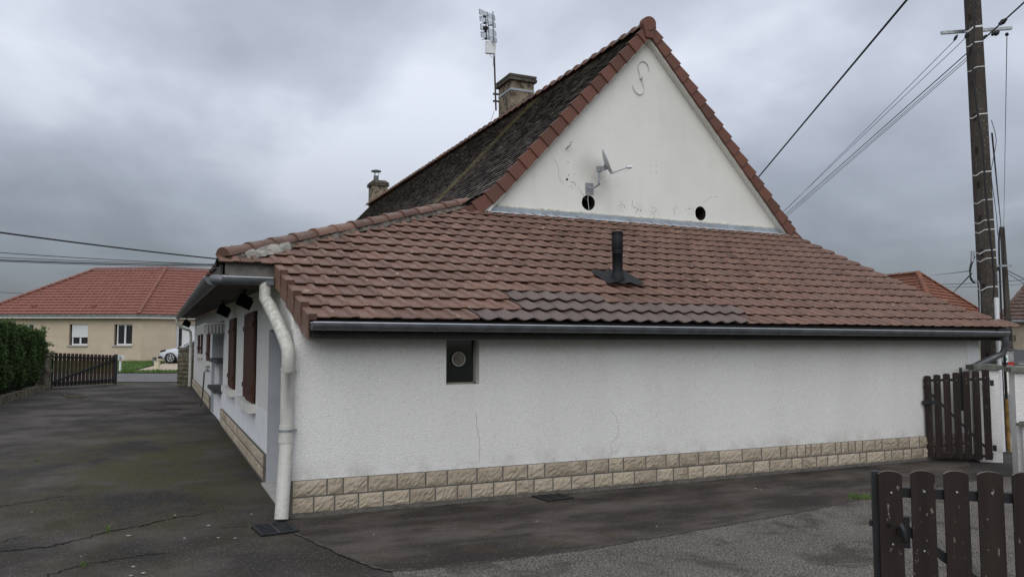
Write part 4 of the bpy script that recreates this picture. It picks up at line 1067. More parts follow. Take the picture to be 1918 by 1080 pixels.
grate([(997, 927), (1044, 922), (1067, 934), (1019, 941)], 'cast iron drain grate beside the middle of stone plinth', 7)
grate([(275, 764), (322, 761), (326, 766), (275, 769)], 'long slotted drain in the drive, nearer of two faint ones', 10, 'old_grate', 'old_pit')
grate([(314, 753), (356, 751), (358, 755), (316, 757)], 'long slotted drain in the drive, farther of two faint ones', 10, 'old_grate', 'old_pit')
# fallen twig
mb = MB(); mb.tube([on('z', u, v, .02) for u, v in ((119, 737), (124, 742), (150, 744), (158, 743), (165, 739))], .02, 6); tag(mb.build('twig', M['twig']), 'thin bent twig lying on the drive before the open gate', 'twig')

# ------------------------------------------------------------------ picket gates
def picket(w, z0, z1, th=.022, arch=None, n=8):
    """profile polygon in local (a,z), rounded head"""
    arch = arch or w * .28; pts_ = [(-w / 2, z0), (w / 2, z0)]
    for i in range(n + 1):
        a = i / n; x = w / 2 - w * a; pts_.append((x, z1 - arch + arch * sqrt(max(0, 1 - (2 * (x / w)) ** 2 * .82)) ))
    return pts_
def put_picket(p, ax, z0, z1, w, root, mat, ay, screws=(), th=.022, edge=False, lean=0.):
    mb = MB(); prof = picket(w, z0, z1)
    mb.prism(prof, th, Vector((p.x, p.y, 0)) - ay * th / 2, ax, ZU, ay)
    if edge:
        n_ = len(prof)
        # bare top edge faces
        mb.m = [0, 0] + [(1 if 2 <= i < n_ - 1 else 0) for i in range(n_)]
    o = recalc(mb.build('picket', [mat, M['gate_edge']], root))
    if screws:
        for z_ in screws:
            mb = MB(); c_ = Vector((p.x, p.y, z_)) + ax * random.uniform(-.006, .006); mb.tube([c_ - ay * (th / 2 - .001), c_ - ay * (th / 2 + .004)], .0055, 8); mb.build('screw', M['screw'], o)
    return o
# near gate
ng = empty('picket_gate', 'dark brown picket gate with flaking paint, nearest and cut off by the lower right corner', 'gate', 'brown picket gates')
g0 = atd(1666, 880, 4.12); g0.z = 0; g1 = atd(1919, 886, 3.93); g1.z = 0
ex = (g1 - g0).normalized(); ey = ZU.cross(ex)   # ey points away from the camera
pitch_ = (g1 - g0).length / 4
print('near gate pitch', pitch_)
zt_ = atd(1666, 880, 4.12).z; zt2 = atd(1851, 882, 3.98).z
for k in range(7):
    c_ = g0 + ex * pitch_ * k; zz_ = zt_ + (zt2 - zt_) * k / 3 + random.uniform(-.003, .003)
    zd = zt_ - .165 - k * .135
    put_picket(c_, ex, .06, zz_, pitch_ * .73, ng, M['gate_wood'], ey, (zz_ - .105, zd - .10) if k else (zz_ - .11, zz_ - .375), edge=True)
L_ = g0 - ex * pitch_ * .42; Rr = g0 + ex * pitch_ * 6.5
mb = MB(); bk = ey * .034
mb.beam(L_ + bk + ZU * (zt_ - .115), Rr + bk + ZU * (zt_ - .115), .035, .05); mb.beam(L_ + bk + ZU * .2, Rr + bk + ZU * .2, .035, .05)
mb.beam(L_ + bk * 1.02 + ZU * (zt_ - .20), Rr + bk * 1.02 + ZU * (zt_ - .20 - .80), .035, .045)
mb.beam(L_ + bk + ZU * .05 - ex * .001, L_ + bk + ZU * (zt_ - .012) - ex * .001, .04, .04, up=ey)
mb.build('gate_frame', M['black_steel'], ng)
mb = MB(); lc = g0 + ex * pitch_ * .42 + bk + ZU * (zt_ - .32); mb.box(lc - ey * .0, (.05, .036, .16), Matrix((ex, ey, ZU)).transposed()); mb.build('lock', M['black_steel'], ng)
mb = MB(); mb.box(L_ - ex * .022 + bk + ZU * (zt_ - .285), (.03, .02, .03), Matrix((ex, ey, ZU)).transposed()); mb.build('bolt', M['black_steel'], ng)
mb = MB(); hp_ = g0 + ex * pitch_ * .22 + ZU * (zt_ - .30) - ey * .02
mb.tube([hp_ + ey * .015, hp_ - ey * .035], .012, 8)
mb.tube(smoothpts([hp_ - ey * .035 + ZU * .035, hp_ - ey * .045 + ZU * .01 + ex * .012, hp_ - ey * .045 - ZU * .03 + ex * .02, hp_ - ey * .04 - ZU * .05 + ex * .02], 4), .016, 8); mb.build('handle', M['black_steel'], ng)
mb = MB(); kc = g0 - ex * .012 + ZU * (zt_ - .285); mb.tube([kc - ey * .0105, kc - ey * .0125], .012, 10); mb.build('keyhole', M['dark'], ng)
base_at(ng, g0)
# small far gate, opened back against the house
fg = empty('picket_gate', 'small open picket gate hung on the rendered pillar, standing against the plinth', 'gate', 'brown picket gates')
q0 = atd(1738, 862, 12.1); q1 = atd(1857, 862, 12.1)
b0 = Vector((11.27, 8.50, 0)); b1 = Vector((12.03, 8.00, 0))
b0 = on('z', 1743, 862, 0); b1 = on('z', 1853, 868, 0)
ex = (b1 - b0).normalized(); ey = ZU.cross(ex); pit = (b1 - b0).length / 6; print('far gate', b0, b1, pit)
tops = [(1737, 703), (1757, 701), (1776, 699), (1793, 697), (1814, 695), (1834, 694), (1850, 692)]
for k in range(7):
    c_ = b0 + ex * pit * k; dd = c_.dot(FH); zz_ = atd(tops[k][0], tops[k][1], dd).z
    put_picket(c_, ex, .06, zz_, .100, fg, M['gate_wood'], ey, (zz_ - .12,))
zt_ = atd(1737, 703, b0.dot(FH)).z; bk = ey * .034; Rr = b1 + ex * .06; L_ = b0 - ex * .055
mb = MB(); mb.beam(L_ + bk + ZU * (zt_ - .08), Rr + bk + ZU * (zt_ - .04), .03, .04); mb.beam(L_ + bk + ZU * .11, Rr + bk + ZU * .11, .03, .04); mb.beam(L_ + bk * 1.02 + ZU * (zt_ - .18), Rr + bk * 1.02 + ZU * .14, .03, .035)
mb.beam(b0 + ex * pit * 3.55 + bk * 1.9 + ZU * .8, b0 + ex * pit * 3.55 + bk * 1.9 + ZU * (zt_ + .13), .04, .05, up=ey)
mb.build('gate_frame', M['black_steel'], fg)
mb = MB(); mb.box(b0 - ex * .03 + ZU * .92 - ey * .03, (.12, .03, .06), Matrix((ex, ey, ZU)).transposed()); mb.box(b0 + ex * .09 + ZU * .92 - ey * .0, (.1, .03, .05), Matrix((ex, ey, ZU)).transposed()); mb.build('latch', M['black_steel'], fg)
for z_ in (.24, zt_ - .10):
    mb = MB(); mb.box(b1 + ex * .085 + ZU * z_ + bk, (.05, .04, .09), Matrix((ex, ey, ZU)).transposed()); mb.build('hinge', M['black_steel'], fg)
base_at(fg, b0)
# pillars
def pillar(name, label, corner, exx, eyy, w, d, h_, cap_over=.05, cap_h=.07, low=None, mcap='coping', root=None):
    r_ = empty(name, label, 'gate pillar')
    R_ = Matrix((exx, eyy, ZU)).transposed(); c_ = corner + exx * w / 2 + eyy * d / 2
    mb = MB(); mb.box(c_ + ZU * h_ / 2, (w, d, h_), R_); mb.build('shaft', M['roughcast'], r_)
    mb = MB(); mb.box(c_ + ZU * (h_ + cap_h / 2 + .0), (w + cap_over * 2, d + cap_over * 2, cap_h), R_); mb.box(c_ + ZU * (h_ + cap_h + .011), (w + cap_over * 2 - .06, d + cap_over * 2 - .06, .022), R_, taper=(.6, .6)); mb.build('coping', M[mcap], r_)
    return r_, R_, c_
pr1 = on('z', 1879, 866, 0); exx = (RT * .96 - FH * .28).normalized(); eyy = ZU.cross(exx)
w1_ = 37 / F0 * 12.3
cornr = pr1 - exx * w1_
h1 = atd(1843, 692, 12.3).z
rp1, R_, c_ = pillar('gate_pillar', 'white roughcast pillar with grey coping carrying the small picket gate', cornr, exx, eyy, w1_, .36, h1)
base_at(rp1, c_)
c2 = on('z', 1909, 896, 0); d2 = c2.dot(FH); h2 = atd(1904, 697, d2).z
exx2 = (RT * .93 - FH * .36).normalized(); eyy2 = ZU.cross(exx2)
rp2, R_, c_ = pillar('gate_pillar', 'white roughcast pillar with grey coping cut off by the right edge', c2, exx2, eyy2, .36, .34, h2)
base_at(rp2, c_)
lw = empty('garden_wall', 'low white garden wall with rounded grey coping at the right edge', 'wall')
a = c2 + exx2 * .10 - eyy2 * .05; zl = atd(1910, 797, a.dot(FH)).z
b = a + exx2 * 2.5 - eyy2 * 2.2
dirw = (b - a).normalized()
mb = MB(); mb.beam(a + ZU * zl / 2, b + ZU * zl / 2, .18, zl); mb.build('wall', M['roughcast'], lw)
mb = MB(); mb.beam(a + ZU * (zl + .022) - dirw * .06, b + ZU * (zl + .022), .27, .04); mb.beam(a + ZU * (zl + .052) - dirw * .04, b + ZU * (zl + .052), .18, .02); mb.build('coping', M['coping'], lw); base_at(lw, a)

# ------------------------------------------------------------------ utility pole (near)
up_ = empty('utility_pole', 'tall tapered concrete utility pole with white straps and steel crossarm, nearest', 'utility pole', 'concrete utility poles in the lane')
dP = 13.8
pb = atd(1851, 760, dP); pb.z = 0
ptop_z = 8.9
def pw(z): return (.262 - .05 * z / 8.2)
ex = (RT * .90 + FH * .44).normalized(); ex = Matrix.Rotation(radians(-52), 3, 'Z') @ RT; ey = ZU.cross(ex)
R_ = Matrix((ex, ey, ZU)).transposed()
# big faces: one facing right, a narrower recessed one facing left
ex = (RT * .985 - FH * .17).normalized(); ey = ZU.cross(ex)
mb = MB(); nz = 14
def pole_c(z): return pb + RT * .115 + ZU * z - RT * .009 * z
for k in range(nz):
    z0, z1 = ptop_z * k / nz, ptop_z * (k + 1) / nz
    for zz0, zz1 in ((z0, z1),):
        vs = []
        for z_ in (zz0, zz1):
            w_ = pw(z_); c_ = pole_c(z_); a_ = w_ * .5
            # pentagon-like section: left bevel faces the camera
            sec = [(-a_, .02 + w_ * .45), (-a_, -w_ * .18), (-a_ + w_ * .30, -w_ * .42), (a_, -w_ * .42), (a_, w_ * .45)]
            vs += [c_ + ex * s0 + ey * s1 for s0, s1 in sec]
        mb.add(vs, [(i, (i + 1) % 5, (i + 1) % 5 + 5, i + 5) for i in range(5)])
mb.add(vs[5:], [(0, 1, 2, 3, 4)])
mb.build('pole_shaft', M['pole'], up_)
for z_ in [1.0 + .62 * k for k in range(12)]:
    w_ = pw(z_); c_ = pole_c(z_); p0 = c_ + ex * (-w_ / 2) + ey * (-w_ * .18); p1 = c_ + ex * (-w_ / 2 + w_ * .30) + ey * (-w_ * .42); d_ = (p1 - p0).normalized(); nr = d_.cross(ZU)
    mb = MB(); mb.box((p0 + p1) / 2 + nr * .0005 - d_ * .015, (.045, .006, .13), Matrix((d_, nr, ZU)).transposed()); mb.build('foot_hole', simple('hole_shade', (.03, .026, .021), .95, .1), up_)
def strap(v, wv, tilt=0.):
    z_ = atd(1840, v, dP - .2).z; w_ = pw(z_) + .012; c_ = pole_c(z_); a_ = w_ * .5
    sec = [(-a_, .02 + w_ * .45), (-a_, -w_ * .18), (-a_ + w_ * .30, -w_ * .425), (a_, -w_ * .425), (a_, w_ * .45)]
    vs = []
    for s0, s1 in sec:
        for zz_ in (-wv, wv): vs.append(c_ + ex * s0 + ey * s1 + ZU * (zz_ + tilt * (s0 + a_) + (-.05 if s0 == -a_ and s1 < 0 else 0)))
    mb = MB(); mb.add(vs, [(2 * i, 2 * ((i + 1) % 5), 2 * ((i + 1) % 5) + 1, 2 * i + 1) for i in range(5)]); mb.build('strap', M['white_plastic'], up_)
for v, wv in ((46, .017), (75, .010), (122, .007), (211, .009), (320, .009), (373, .007), (411, .007), (429, .008), (468, .010), (483, .007), (537, .009), (601, .006)): strap(v, wv, .06)
# crossarm
mb = MB(); ca = atd(1763, 62, dP + .25); cb = atd(1895, 53, dP + .25); mb.beam(ca, cb, .05, .055)
cc = ca.lerp(cb, .5)
mb.build('crossarm', M['galv'], up_)
for u0, v0, u1, v1, r_ in ((1787, 76, 1793, 66, .03), (1808, 71, 1812, 62, .03), (1872, 46, 1885, 36, .05), (1858, 66, 1865, 60, .04), (1864, 66, 1871, 59, .04), (1841, 73, 1848, 66, .03), (1886, 62, 1886, 68, .035)):
    mb = MB(); mb.tube([atd(u0, v0, dP), atd((u0 + u1) / 2, (v0 + v1) / 2, dP), atd(u1, v1, dP)], [r_ * .6, r_, r_ * .5], 8); mb.build('insulator', M['black'], up_)
mb = MB()
cp = smoothpts([atd(u, v, dP - .23) for u, v in ((1829, -10), (1824, 70), (1822, 130), (1828, 190), (1840, 270), (1845, 340), (1850, 400), (1858, 470), (1862, 520), (1861, 560))], 4)
mb.tube(cp, .017, 7)
mb.tube(smoothpts([atd(u, v, dP - .1) for u, v in ((1857, 225), (1866, 262), (1860, 300), (1857, 330), (1866, 400), (1869, 440))], 4), .006, 5)
mb.tube(smoothpts([atd(u, v, dP - .1) for u, v in ((1826, 480), (1819, 500), (1817, 520), (1824, 530))], 4), .010, 6)
mb.tube(smoothpts([atd(u, v, dP - .1) for u, v in ((1823, 478), (1816, 505), (1820, 522), (1827, 530))], 4), .010, 6)
mb.build('pole_cable', M['cable'], up_)
mb = MB(); mb.tube([atd(1863, 557, dP - .35), atd(1879, 850, dP - .35)], .036, 10); cpp = mb.v
mb = MB(); pA = atd(1866, 557, dP - .30); pB = Vector((pA.x, pA.y, .0)); mb.tube([pA, pB], .037, 12); mb.build('white_conduit', M['white_plastic'], up_)
mb = MB(); pA = pA + RT * .11 + FH * .02; pA.z = 2.2; mb.tube([pA, Vector((pA.x, pA.y, .9))], .022, 8); mb.build('dark_conduit', M['black'], up_)
mb = MB(); mb.tube([Vector((pA.x, pA.y, .9)), Vector((pA.x, pA.y, 0))], .03, 8); mb.build('rusty_conduit', M['rust'], up_)
mb = MB(); mb.tube(smoothpts([atd(u, v, dP - .18) for u, v in ((1827, 525), (1833, 528), (1835, 545), (1836, 590), (1836, 640))], 3), .010, 6)
mb.tube([atd(1822, 470, dP - .1), atd(1821, 490, dP - .1)], .03, 8); mb.build('junction', M['galv'], up_)
base_at(up_, pb)
# second, farther pole
u2 = empty('utility_pole', 'thin far concrete utility pole standing behind the brown-roofed house', 'utility pole', 'concrete utility poles in the lane')
dQ = 40.
tq = atd(1877, 425, dQ); bq = atd(1890, 610, dQ); bq = Vector((bq.x, bq.y, 0)); mb = MB()
mb.beam(bq, tq, .5, .42); 
mb = MB(); mb.tube([bq, tq], [.22, .13], 4, smooth=False); mb.build('pole_shaft', M['pole'], u2)
mb = MB(); mb.beam(atd(1866, 498, dQ - .4), atd(1895, 497, dQ - .4), .08, .1); mb.build('crossarm', M['galv'], u2)
mb = MB(); mb.tube(smoothpts([atd(u, v, dQ - .4) for u, v in ((1874, 425), (1871, 450), (1873, 520), (1876, 600))], 3), .05, 6); mb.tube(smoothpts([atd(u, v, dQ - .4) for u, v in ((1880, 428), (1880, 520), (1884, 590))], 3), .035, 5)
mb.tube([atd(1867, 500, dQ - .4), atd(1870, 506, dQ - .4)], .12, 6); mb.build('pole_cable', M['cable'], u2); base_at(u2, bq)
# overhead wires
def wire(name, label, A, B, r_, sag=.0, n=24, group=None):
    P = []
    for i in range(n + 1):
        f = i / n; p = A.lerp(B, f); p.z -= sag * 4 * f * (1 - f); P.append(p)
    mb = MB(); mb.tube(P, r_, 6); tag(mb.build(name, M['cable']), label, 'wire', group)
def thru(A, u, v, d, ext=1.0):
    q = atd(u, v, d); return A + (q - A) * ext
A = atd(1712, -16, 11.2); B = atd(1412, 342, 22.0)
wire('overhead_cable', 'thickest black cable dropping from upper right to behind the gable', A + (A - B) * .25, B + (B - A) * .12, .019)
W_ = [((1790, 74), (1463, 402), .006), ((1810, 70), (1466, 397), .006), ((1811, 100), (1465, 407), .010), ((1811, 108), (1466, 410), .006), ((1811, 113), (1468, 411), .006)]
lab = ['leftmost thin line from the crossarm end of the near pole', 'second thin line from crossarm to behind the gable', 'thicker black line below the crossarm, running to behind the gable', 'upper of the two lowest thin lines from the near pole', 'lowest thin line from the near pole to behind the gable']
for (a, b, r_), lb in zip(W_, lab):
    A = atd(a[0], a[1], dP); wire('overhead_wire', lb, A, thru(A, b[0], b[1], 34, 1.25), r_, .0, group='lines from the near pole')
A = atd(1842, 74, dP); wire('overhead_cable', 'short black cable leaving the near pole to the top right corner', A, thru(A, 1918, 5, 11.0, 1.5), .013)
A = atd(1886, 70, dP); wire('drop_wire', 'thin vertical wire hanging from the crossarm end to the far pole', A, atd(1880, 430, 39.6), .007, 0)
A = atd(1858, 250, dP - .05); wire('drop_wire', 'black twisted wire running down beside the near pole to the far pole', A, atd(1875, 425, 39.6), .016, 0)
for (a, b, lb, r_) in (((1820, 512), (1786, 547), 'black service wire from the near pole down to the orange roof', .013), ((1819, 507), (1742, 516), 'thin wire from the near pole to the left above the orange roof', .009)):
    A = atd(a[0], a[1], dP); wire('service_wire', lb, A, atd(b[0], b[1], 31 if b[0] > 1780 else 60), r_)
wire('street_wire', 'thin horizontal line far behind the near pole, upper', atd(1740, 533, 60), atd(1960, 520, 58), .022, .1)
wire('street_wire', 'thin horizontal line far behind the near pole, lower', atd(1760, 538, 61), atd(1960, 528, 60), .018, .1)
wire('street_wire', 'line falling to the right from the far pole, upper', atd(1884, 505, dQ), atd(1960, 543, 30), .02, 0)
wire('street_wire', 'line falling to the right from the far pole, lower', atd(1884, 510, dQ), atd(1960, 556, 30), .016, 0)
A = atd(-60, 427, 26); wire('overhead_cable', 'thick black line above the red-roofed bungalow, topmost at left', A, atd(420, 486, 36), .032, .05)
for v0, v1, r_, lb in ((470, 496, .022, 'thin line above the bungalow roof, second from top'), (480, 494, .020, 'thin line above the bungalow roof, third from top'), (485, 495.5, .034, 'heavier line above the bungalow roof, fourth from top'), (487.5, 498, .020, 'lowest thin line just above the bungalow roof')):
    A = atd(-40, v0, 42); wire('overhead_wire', lb, A, atd(470, v1 + 1, 52), r_, .1, group='lines above the bungalow')
wire('overhead_wire', 'faint line low at the left edge, meeting the bungalow roof', atd(-60, 544, 70), atd(60, 550, 72), .022, 0)

# ------------------------------------------------------------------ far bungalow, left
bh = empty('bungalow', 'beige bungalow with red tiled hipped roof across the road', 'house')
gz = .70
A0 = (-34.2, 50.0); A1 = (-24.0, 50.0); A2 = (-24.0 + 13 * .857, 50.0 + 13 * .515)
ez = atd(200, 589, 50).z
def ffn(o, d):
    o = Vector((o[0], o[1])); d = Vector((d[0], d[1])).normalized(); nrm = Vector((-d.y, d.x))
    return lambda a, b, t: rel(o.x + d.x * a + nrm.x * t, o.y + d.y * a + nrm.y * t, b)
def pxX(u, d=50.): return (u - CX) / F0 * d
def pxZ(v, d=50.): return H - (v - 644) / F0 * d
f1 = ffn(A0, (1, 0))
wins = []
for (u0, u1, v0, v1) in ((36, 64, 607, 645), (131, 166, 607, 646), (215, 249, 607, 646)):
    a, b = pxX(u0) - A0[0], pxX(u1) - A0[0]; wins.append((a, b, pxZ(v1), pxZ(v0)))
mb = MB(); mb.sheet([(0, gz - .5), (10.2, gz - .5), (10.2, ez), (0, ez)], [[(a, c), (a, d), (b, d), (b, c)] for a, b, c, d in wins], f1, .25, mh=1)
f2 = ffn(A1, (.857, .515)); dw = (2.1, 4.9, gz, pxZ(607, 51))
mb.sheet([(0, gz - .5), (13, gz - .5), (13, ez), (0, ez)], [[(dw[0], dw[2]), (dw[0], dw[3]), (dw[1], dw[3]), (dw[1], dw[2])]], f2, .25, mh=0)
fL = ffn((A0[0], A0[1] + 10), (0, -1)); mb.sheet([(0, gz - .5), (9.98, gz - .5), (9.98, ez), (0, ez)], [], fL, .2)
mb.build('wall', [M['beige'], M['beige_reveal']], bh)
for i, (a, b, c, d) in enumerate(wins):
    a2 = a + .13
    mb = MB(); mb.add([f1(a, c, .2), f1(b, c, .2), f1(b, d, .2), f1(a, d, .2)], [(0, 1, 2, 3)]); w_ = mb.build('window', M['glass'], bh)
    mb = MB()
    def fbox(x0, x1, z0, z1, t0=.13, t1=.19): 
        q = [f1(x, z_, t) for t in (t0, t1) for x, z_ in ((x0, z0), (x1, z0), (x1, z1), (x0, z1))]
        mb.add(q, [(0, 1, 2, 3), (7, 6, 5, 4), (0, 4, 5, 1), (1, 5, 6, 2), (2, 6, 7, 3), (3, 7, 4, 0)])
    fbox(a2, a2 + .07, c, d); fbox(b - .07, b, c, d); fbox(a2 + .07, b - .07, c, c + .09); fbox(a2 + .07, b - .07, d - .07, d); m_ = (a2 + b) / 2; fbox(m_ - .05, m_ + .05, c + .09, d - .07)
    mb.build('frame', M['white_plastic'], w_)
    if i == 1:
        mb = MB(); n_ = 12; zb_ = pxZ(631.5)
        for k in range(n_): fbox(a2, b, zb_ + (d - zb_) * k / n_ + .004, zb_ + (d - zb_) * (k + 1) / n_, .09, .12)
        mb.build('roller_shutter', M['white_plastic'], w_)
    mb = MB(); q = [f1(x, z_, t) for t in (-.08, .12) for x, z_ in ((a - .1, c - .09), (b + .03, c - .09), (b + .03, c - .004), (a - .1, c - .004))]
    mb.add(q, [(0, 1, 2, 3), (7, 6, 5, 4), (0, 4, 5, 1), (1, 5, 6, 2), (2, 6, 7, 3), (3, 7, 4, 0)]); mb.build('sill', M['sill'], w_)
mb = MB(); mb.add([f2(x, z_, .18) for x, z_ in ((dw[0], dw[2]), (dw[1], dw[2]), (dw[1], dw[3]), (dw[0], dw[3]))], [(0, 1, 2, 3)]); dd_ = mb.build('garage_door', M['white_plastic'], bh)
mb = MB(); mb.add([f2(x, z_, .17) for x, z_ in ((dw[0] + .18, gz + .25), (dw[0] + .38, gz + .25), (dw[0] + .38, dw[3] - .2), (dw[0] + .18, dw[3] - .2))], [(0, 1, 2, 3)]); mb.build('door_glass', M['glass'], dd_)
# roof planes with tile courses
def roof_plane(mb, quad, rows, th=.05, wave=0, wl_=.33, jit=0):
    """quad: eave left, eave right, ridge right, ridge left; lays stepped wavy courses"""
    a, b, c_, d_ = map(Vector, quad); nrm = (b - a).cross(d_ - a).normalized()
    for k in range(rows):
        f0, f1_ = k / rows, (k + 1) / rows
        L0, R0 = a.lerp(d_, f0), b.lerp(c_, f0); L1, R1 = a.lerp(d_, f1_), b.lerp(c_, f1_)
        n_ = max(2, int((R0 - L0).length / (wl_ / 4))) if wave else 1
        vs = []
        for i in range(n_ + 1):
            f = i / n_; w_ = nrm * wave * (.5 + .5 * cos(2 * pi * i / 4)) if wave else Vector((0, 0, 0))
            vs += [L0.lerp(R0, f) + nrm * th + w_, L1.lerp(R1, f) + nrm * .004 + w_ * .6, L0.lerp(R0, f) - nrm * .004]
        mb.add(vs, [(3 * i, 3 * i + 3, 3 * i + 4, 3 * i + 1) for i in range(n_)] + [(3 * i + 2, 3 * i + 5, 3 * i + 3, 3 * i) for i in range(n_)])
rz = pxZ(505, 55.); ov = .45
E0 = rel(A0[0] - ov, A0[1] - ov, ez); E1 = rel(A1[0], A1[1] - ov, ez)
E2 = rel(A2[0] + ov * .515, A2[1] - ov * .857, ez)
r0 = atd(179, 505, 55.); r1 = atd(311, 503, 55.); r2 = r1 + (E2 - E1); r2.z = r1.z
Eb = rel(A0[0] - ov, A0[1] + 10, ez)
mb = MB(); roof_plane(mb, (E0, E1, r1, r0), 17, .06, .03, .33); roof_plane(mb, (E1, E2, r2, r1), 17, .06, .03, .33); roof_plane(mb, (Eb, E0, r0, r0 + Vector((0, .0, 0))), 17, .06, .03, .33)
bb = [rel(A0[0] - ov, A0[1] + 10.4, ez), rel(A1[0] - 2, A1[1] + 10.4, ez)]
mb.add([bb[0], r0, r1, bb[1]], [(0, 1, 2, 3)]); mb.add([bb[1], r1, r2, E2 + (bb[1] - E1)], [(0, 1, 2, 3)])
rf = mb.build('roof', M['red_tile'], bh)
mb = MB()
caps(mb, E0 + ZU * .05, r0 + ZU * .06, 26, .13, .11); caps(mb, E1 + ZU * .05, r1 + ZU * .06, 20, .13, .11); caps(mb, r0 + ZU * .05, r1 + ZU * .05, 14, .13, .11); caps(mb, r1 + ZU * .05, r2 + ZU * .05, 34, .13, .11)
mb.build('hip_tile', M['red_tile'], rf)
for u, v in ((64, 574), (176, 574)):
    p = atd(u, v, 50.35); p = p + ZU * .02; mb = MB(); mb.box(p, (.32, .28, .10), Matrix((RT, FH, ZU)).transposed()); mb.build('roof_vent', M['red_tile'], rf)
mb = MB()
mb.beam(E0 - ZU * .06, E1 - ZU * .06, .10, .10); mb.beam(E1 - ZU * .06, E2 - ZU * .06, .10, .10); mb.build('gutter', M['zinc'], bh)
mb = MB(); mb.beam(E0 - ZU * .17 + FH * .06, E1 - ZU * .17 + FH * .06, .05, .16); mb.beam(E1 - ZU * .17 + FH * .06, E2 - ZU * .17 + FH * .06, .05, .16); mb.build('fascia', M['white_sill'], bh)
base_at(bh, rel(-29, 50, gz))
# letterbox, boxes
def at_ground(u, v, d):
    p = atd(u, v, d); q = Vector((p.x, p.y, 0)); q.z = rise(q); return q
lb = empty('letterbox', 'white letterbox on a slim post at the lawn edge by the gate', 'letterbox')
p = at_ground(225, 690, 43.); mb = MB(); mb.box(p + ZU * .35, (.09, .09, .7), Matrix((RT, FH, ZU)).transposed()); mb.build('post', M['white_plastic'], lb)
mb = MB(); mb.box(p + ZU * .83, (.28, .3, .22), Matrix.Rotation(radians(20), 3, 'Z')); mb.build('box', M['white_plastic'], lb)
mb = MB(); mb.box(p + ZU * .87 - FH * .19 + RT * .05, (.17, .02, .03), Matrix((RT, FH, ZU)).transposed()); mb.box(p + ZU * .78 - FH * .19 + RT * .08, (.1, .02, .06), Matrix((RT, FH, ZU)).transposed()); mb.build('label_plate', M['zinc'], lb); base_at(lb, p)
cb_ = empty('meter_box', 'low cream meter box on the pale gravel before the white car', 'meter box'); p = at_ground(294, 690, 43.9); R0_ = Matrix((RT, FH, ZU)).transposed()
mb = MB(); mb.box(p + ZU * .26, (.27, .2, .54), R0_); mb.build('cabinet', simple('cream_box', (.55, .50, .36), .7, .2), cb_); mb = MB(); mb.box(p + ZU * .55, (.31, .24, .04), R0_); mb.build('lid', M['beige'], cb_); base_at(cb_, p)
mb = MB(); p = at_ground(289, 676, 48.5); mb.box(p + ZU * .17, (.17, .2, .36), R0_, taper=(.9, .9)); mb.box(p + ZU * .37, (.21, .24, .03), R0_); tag(mb.build('grey_bin', M['zinc_dark']), 'small dark grey box against the bungalow wall by the car', 'box')

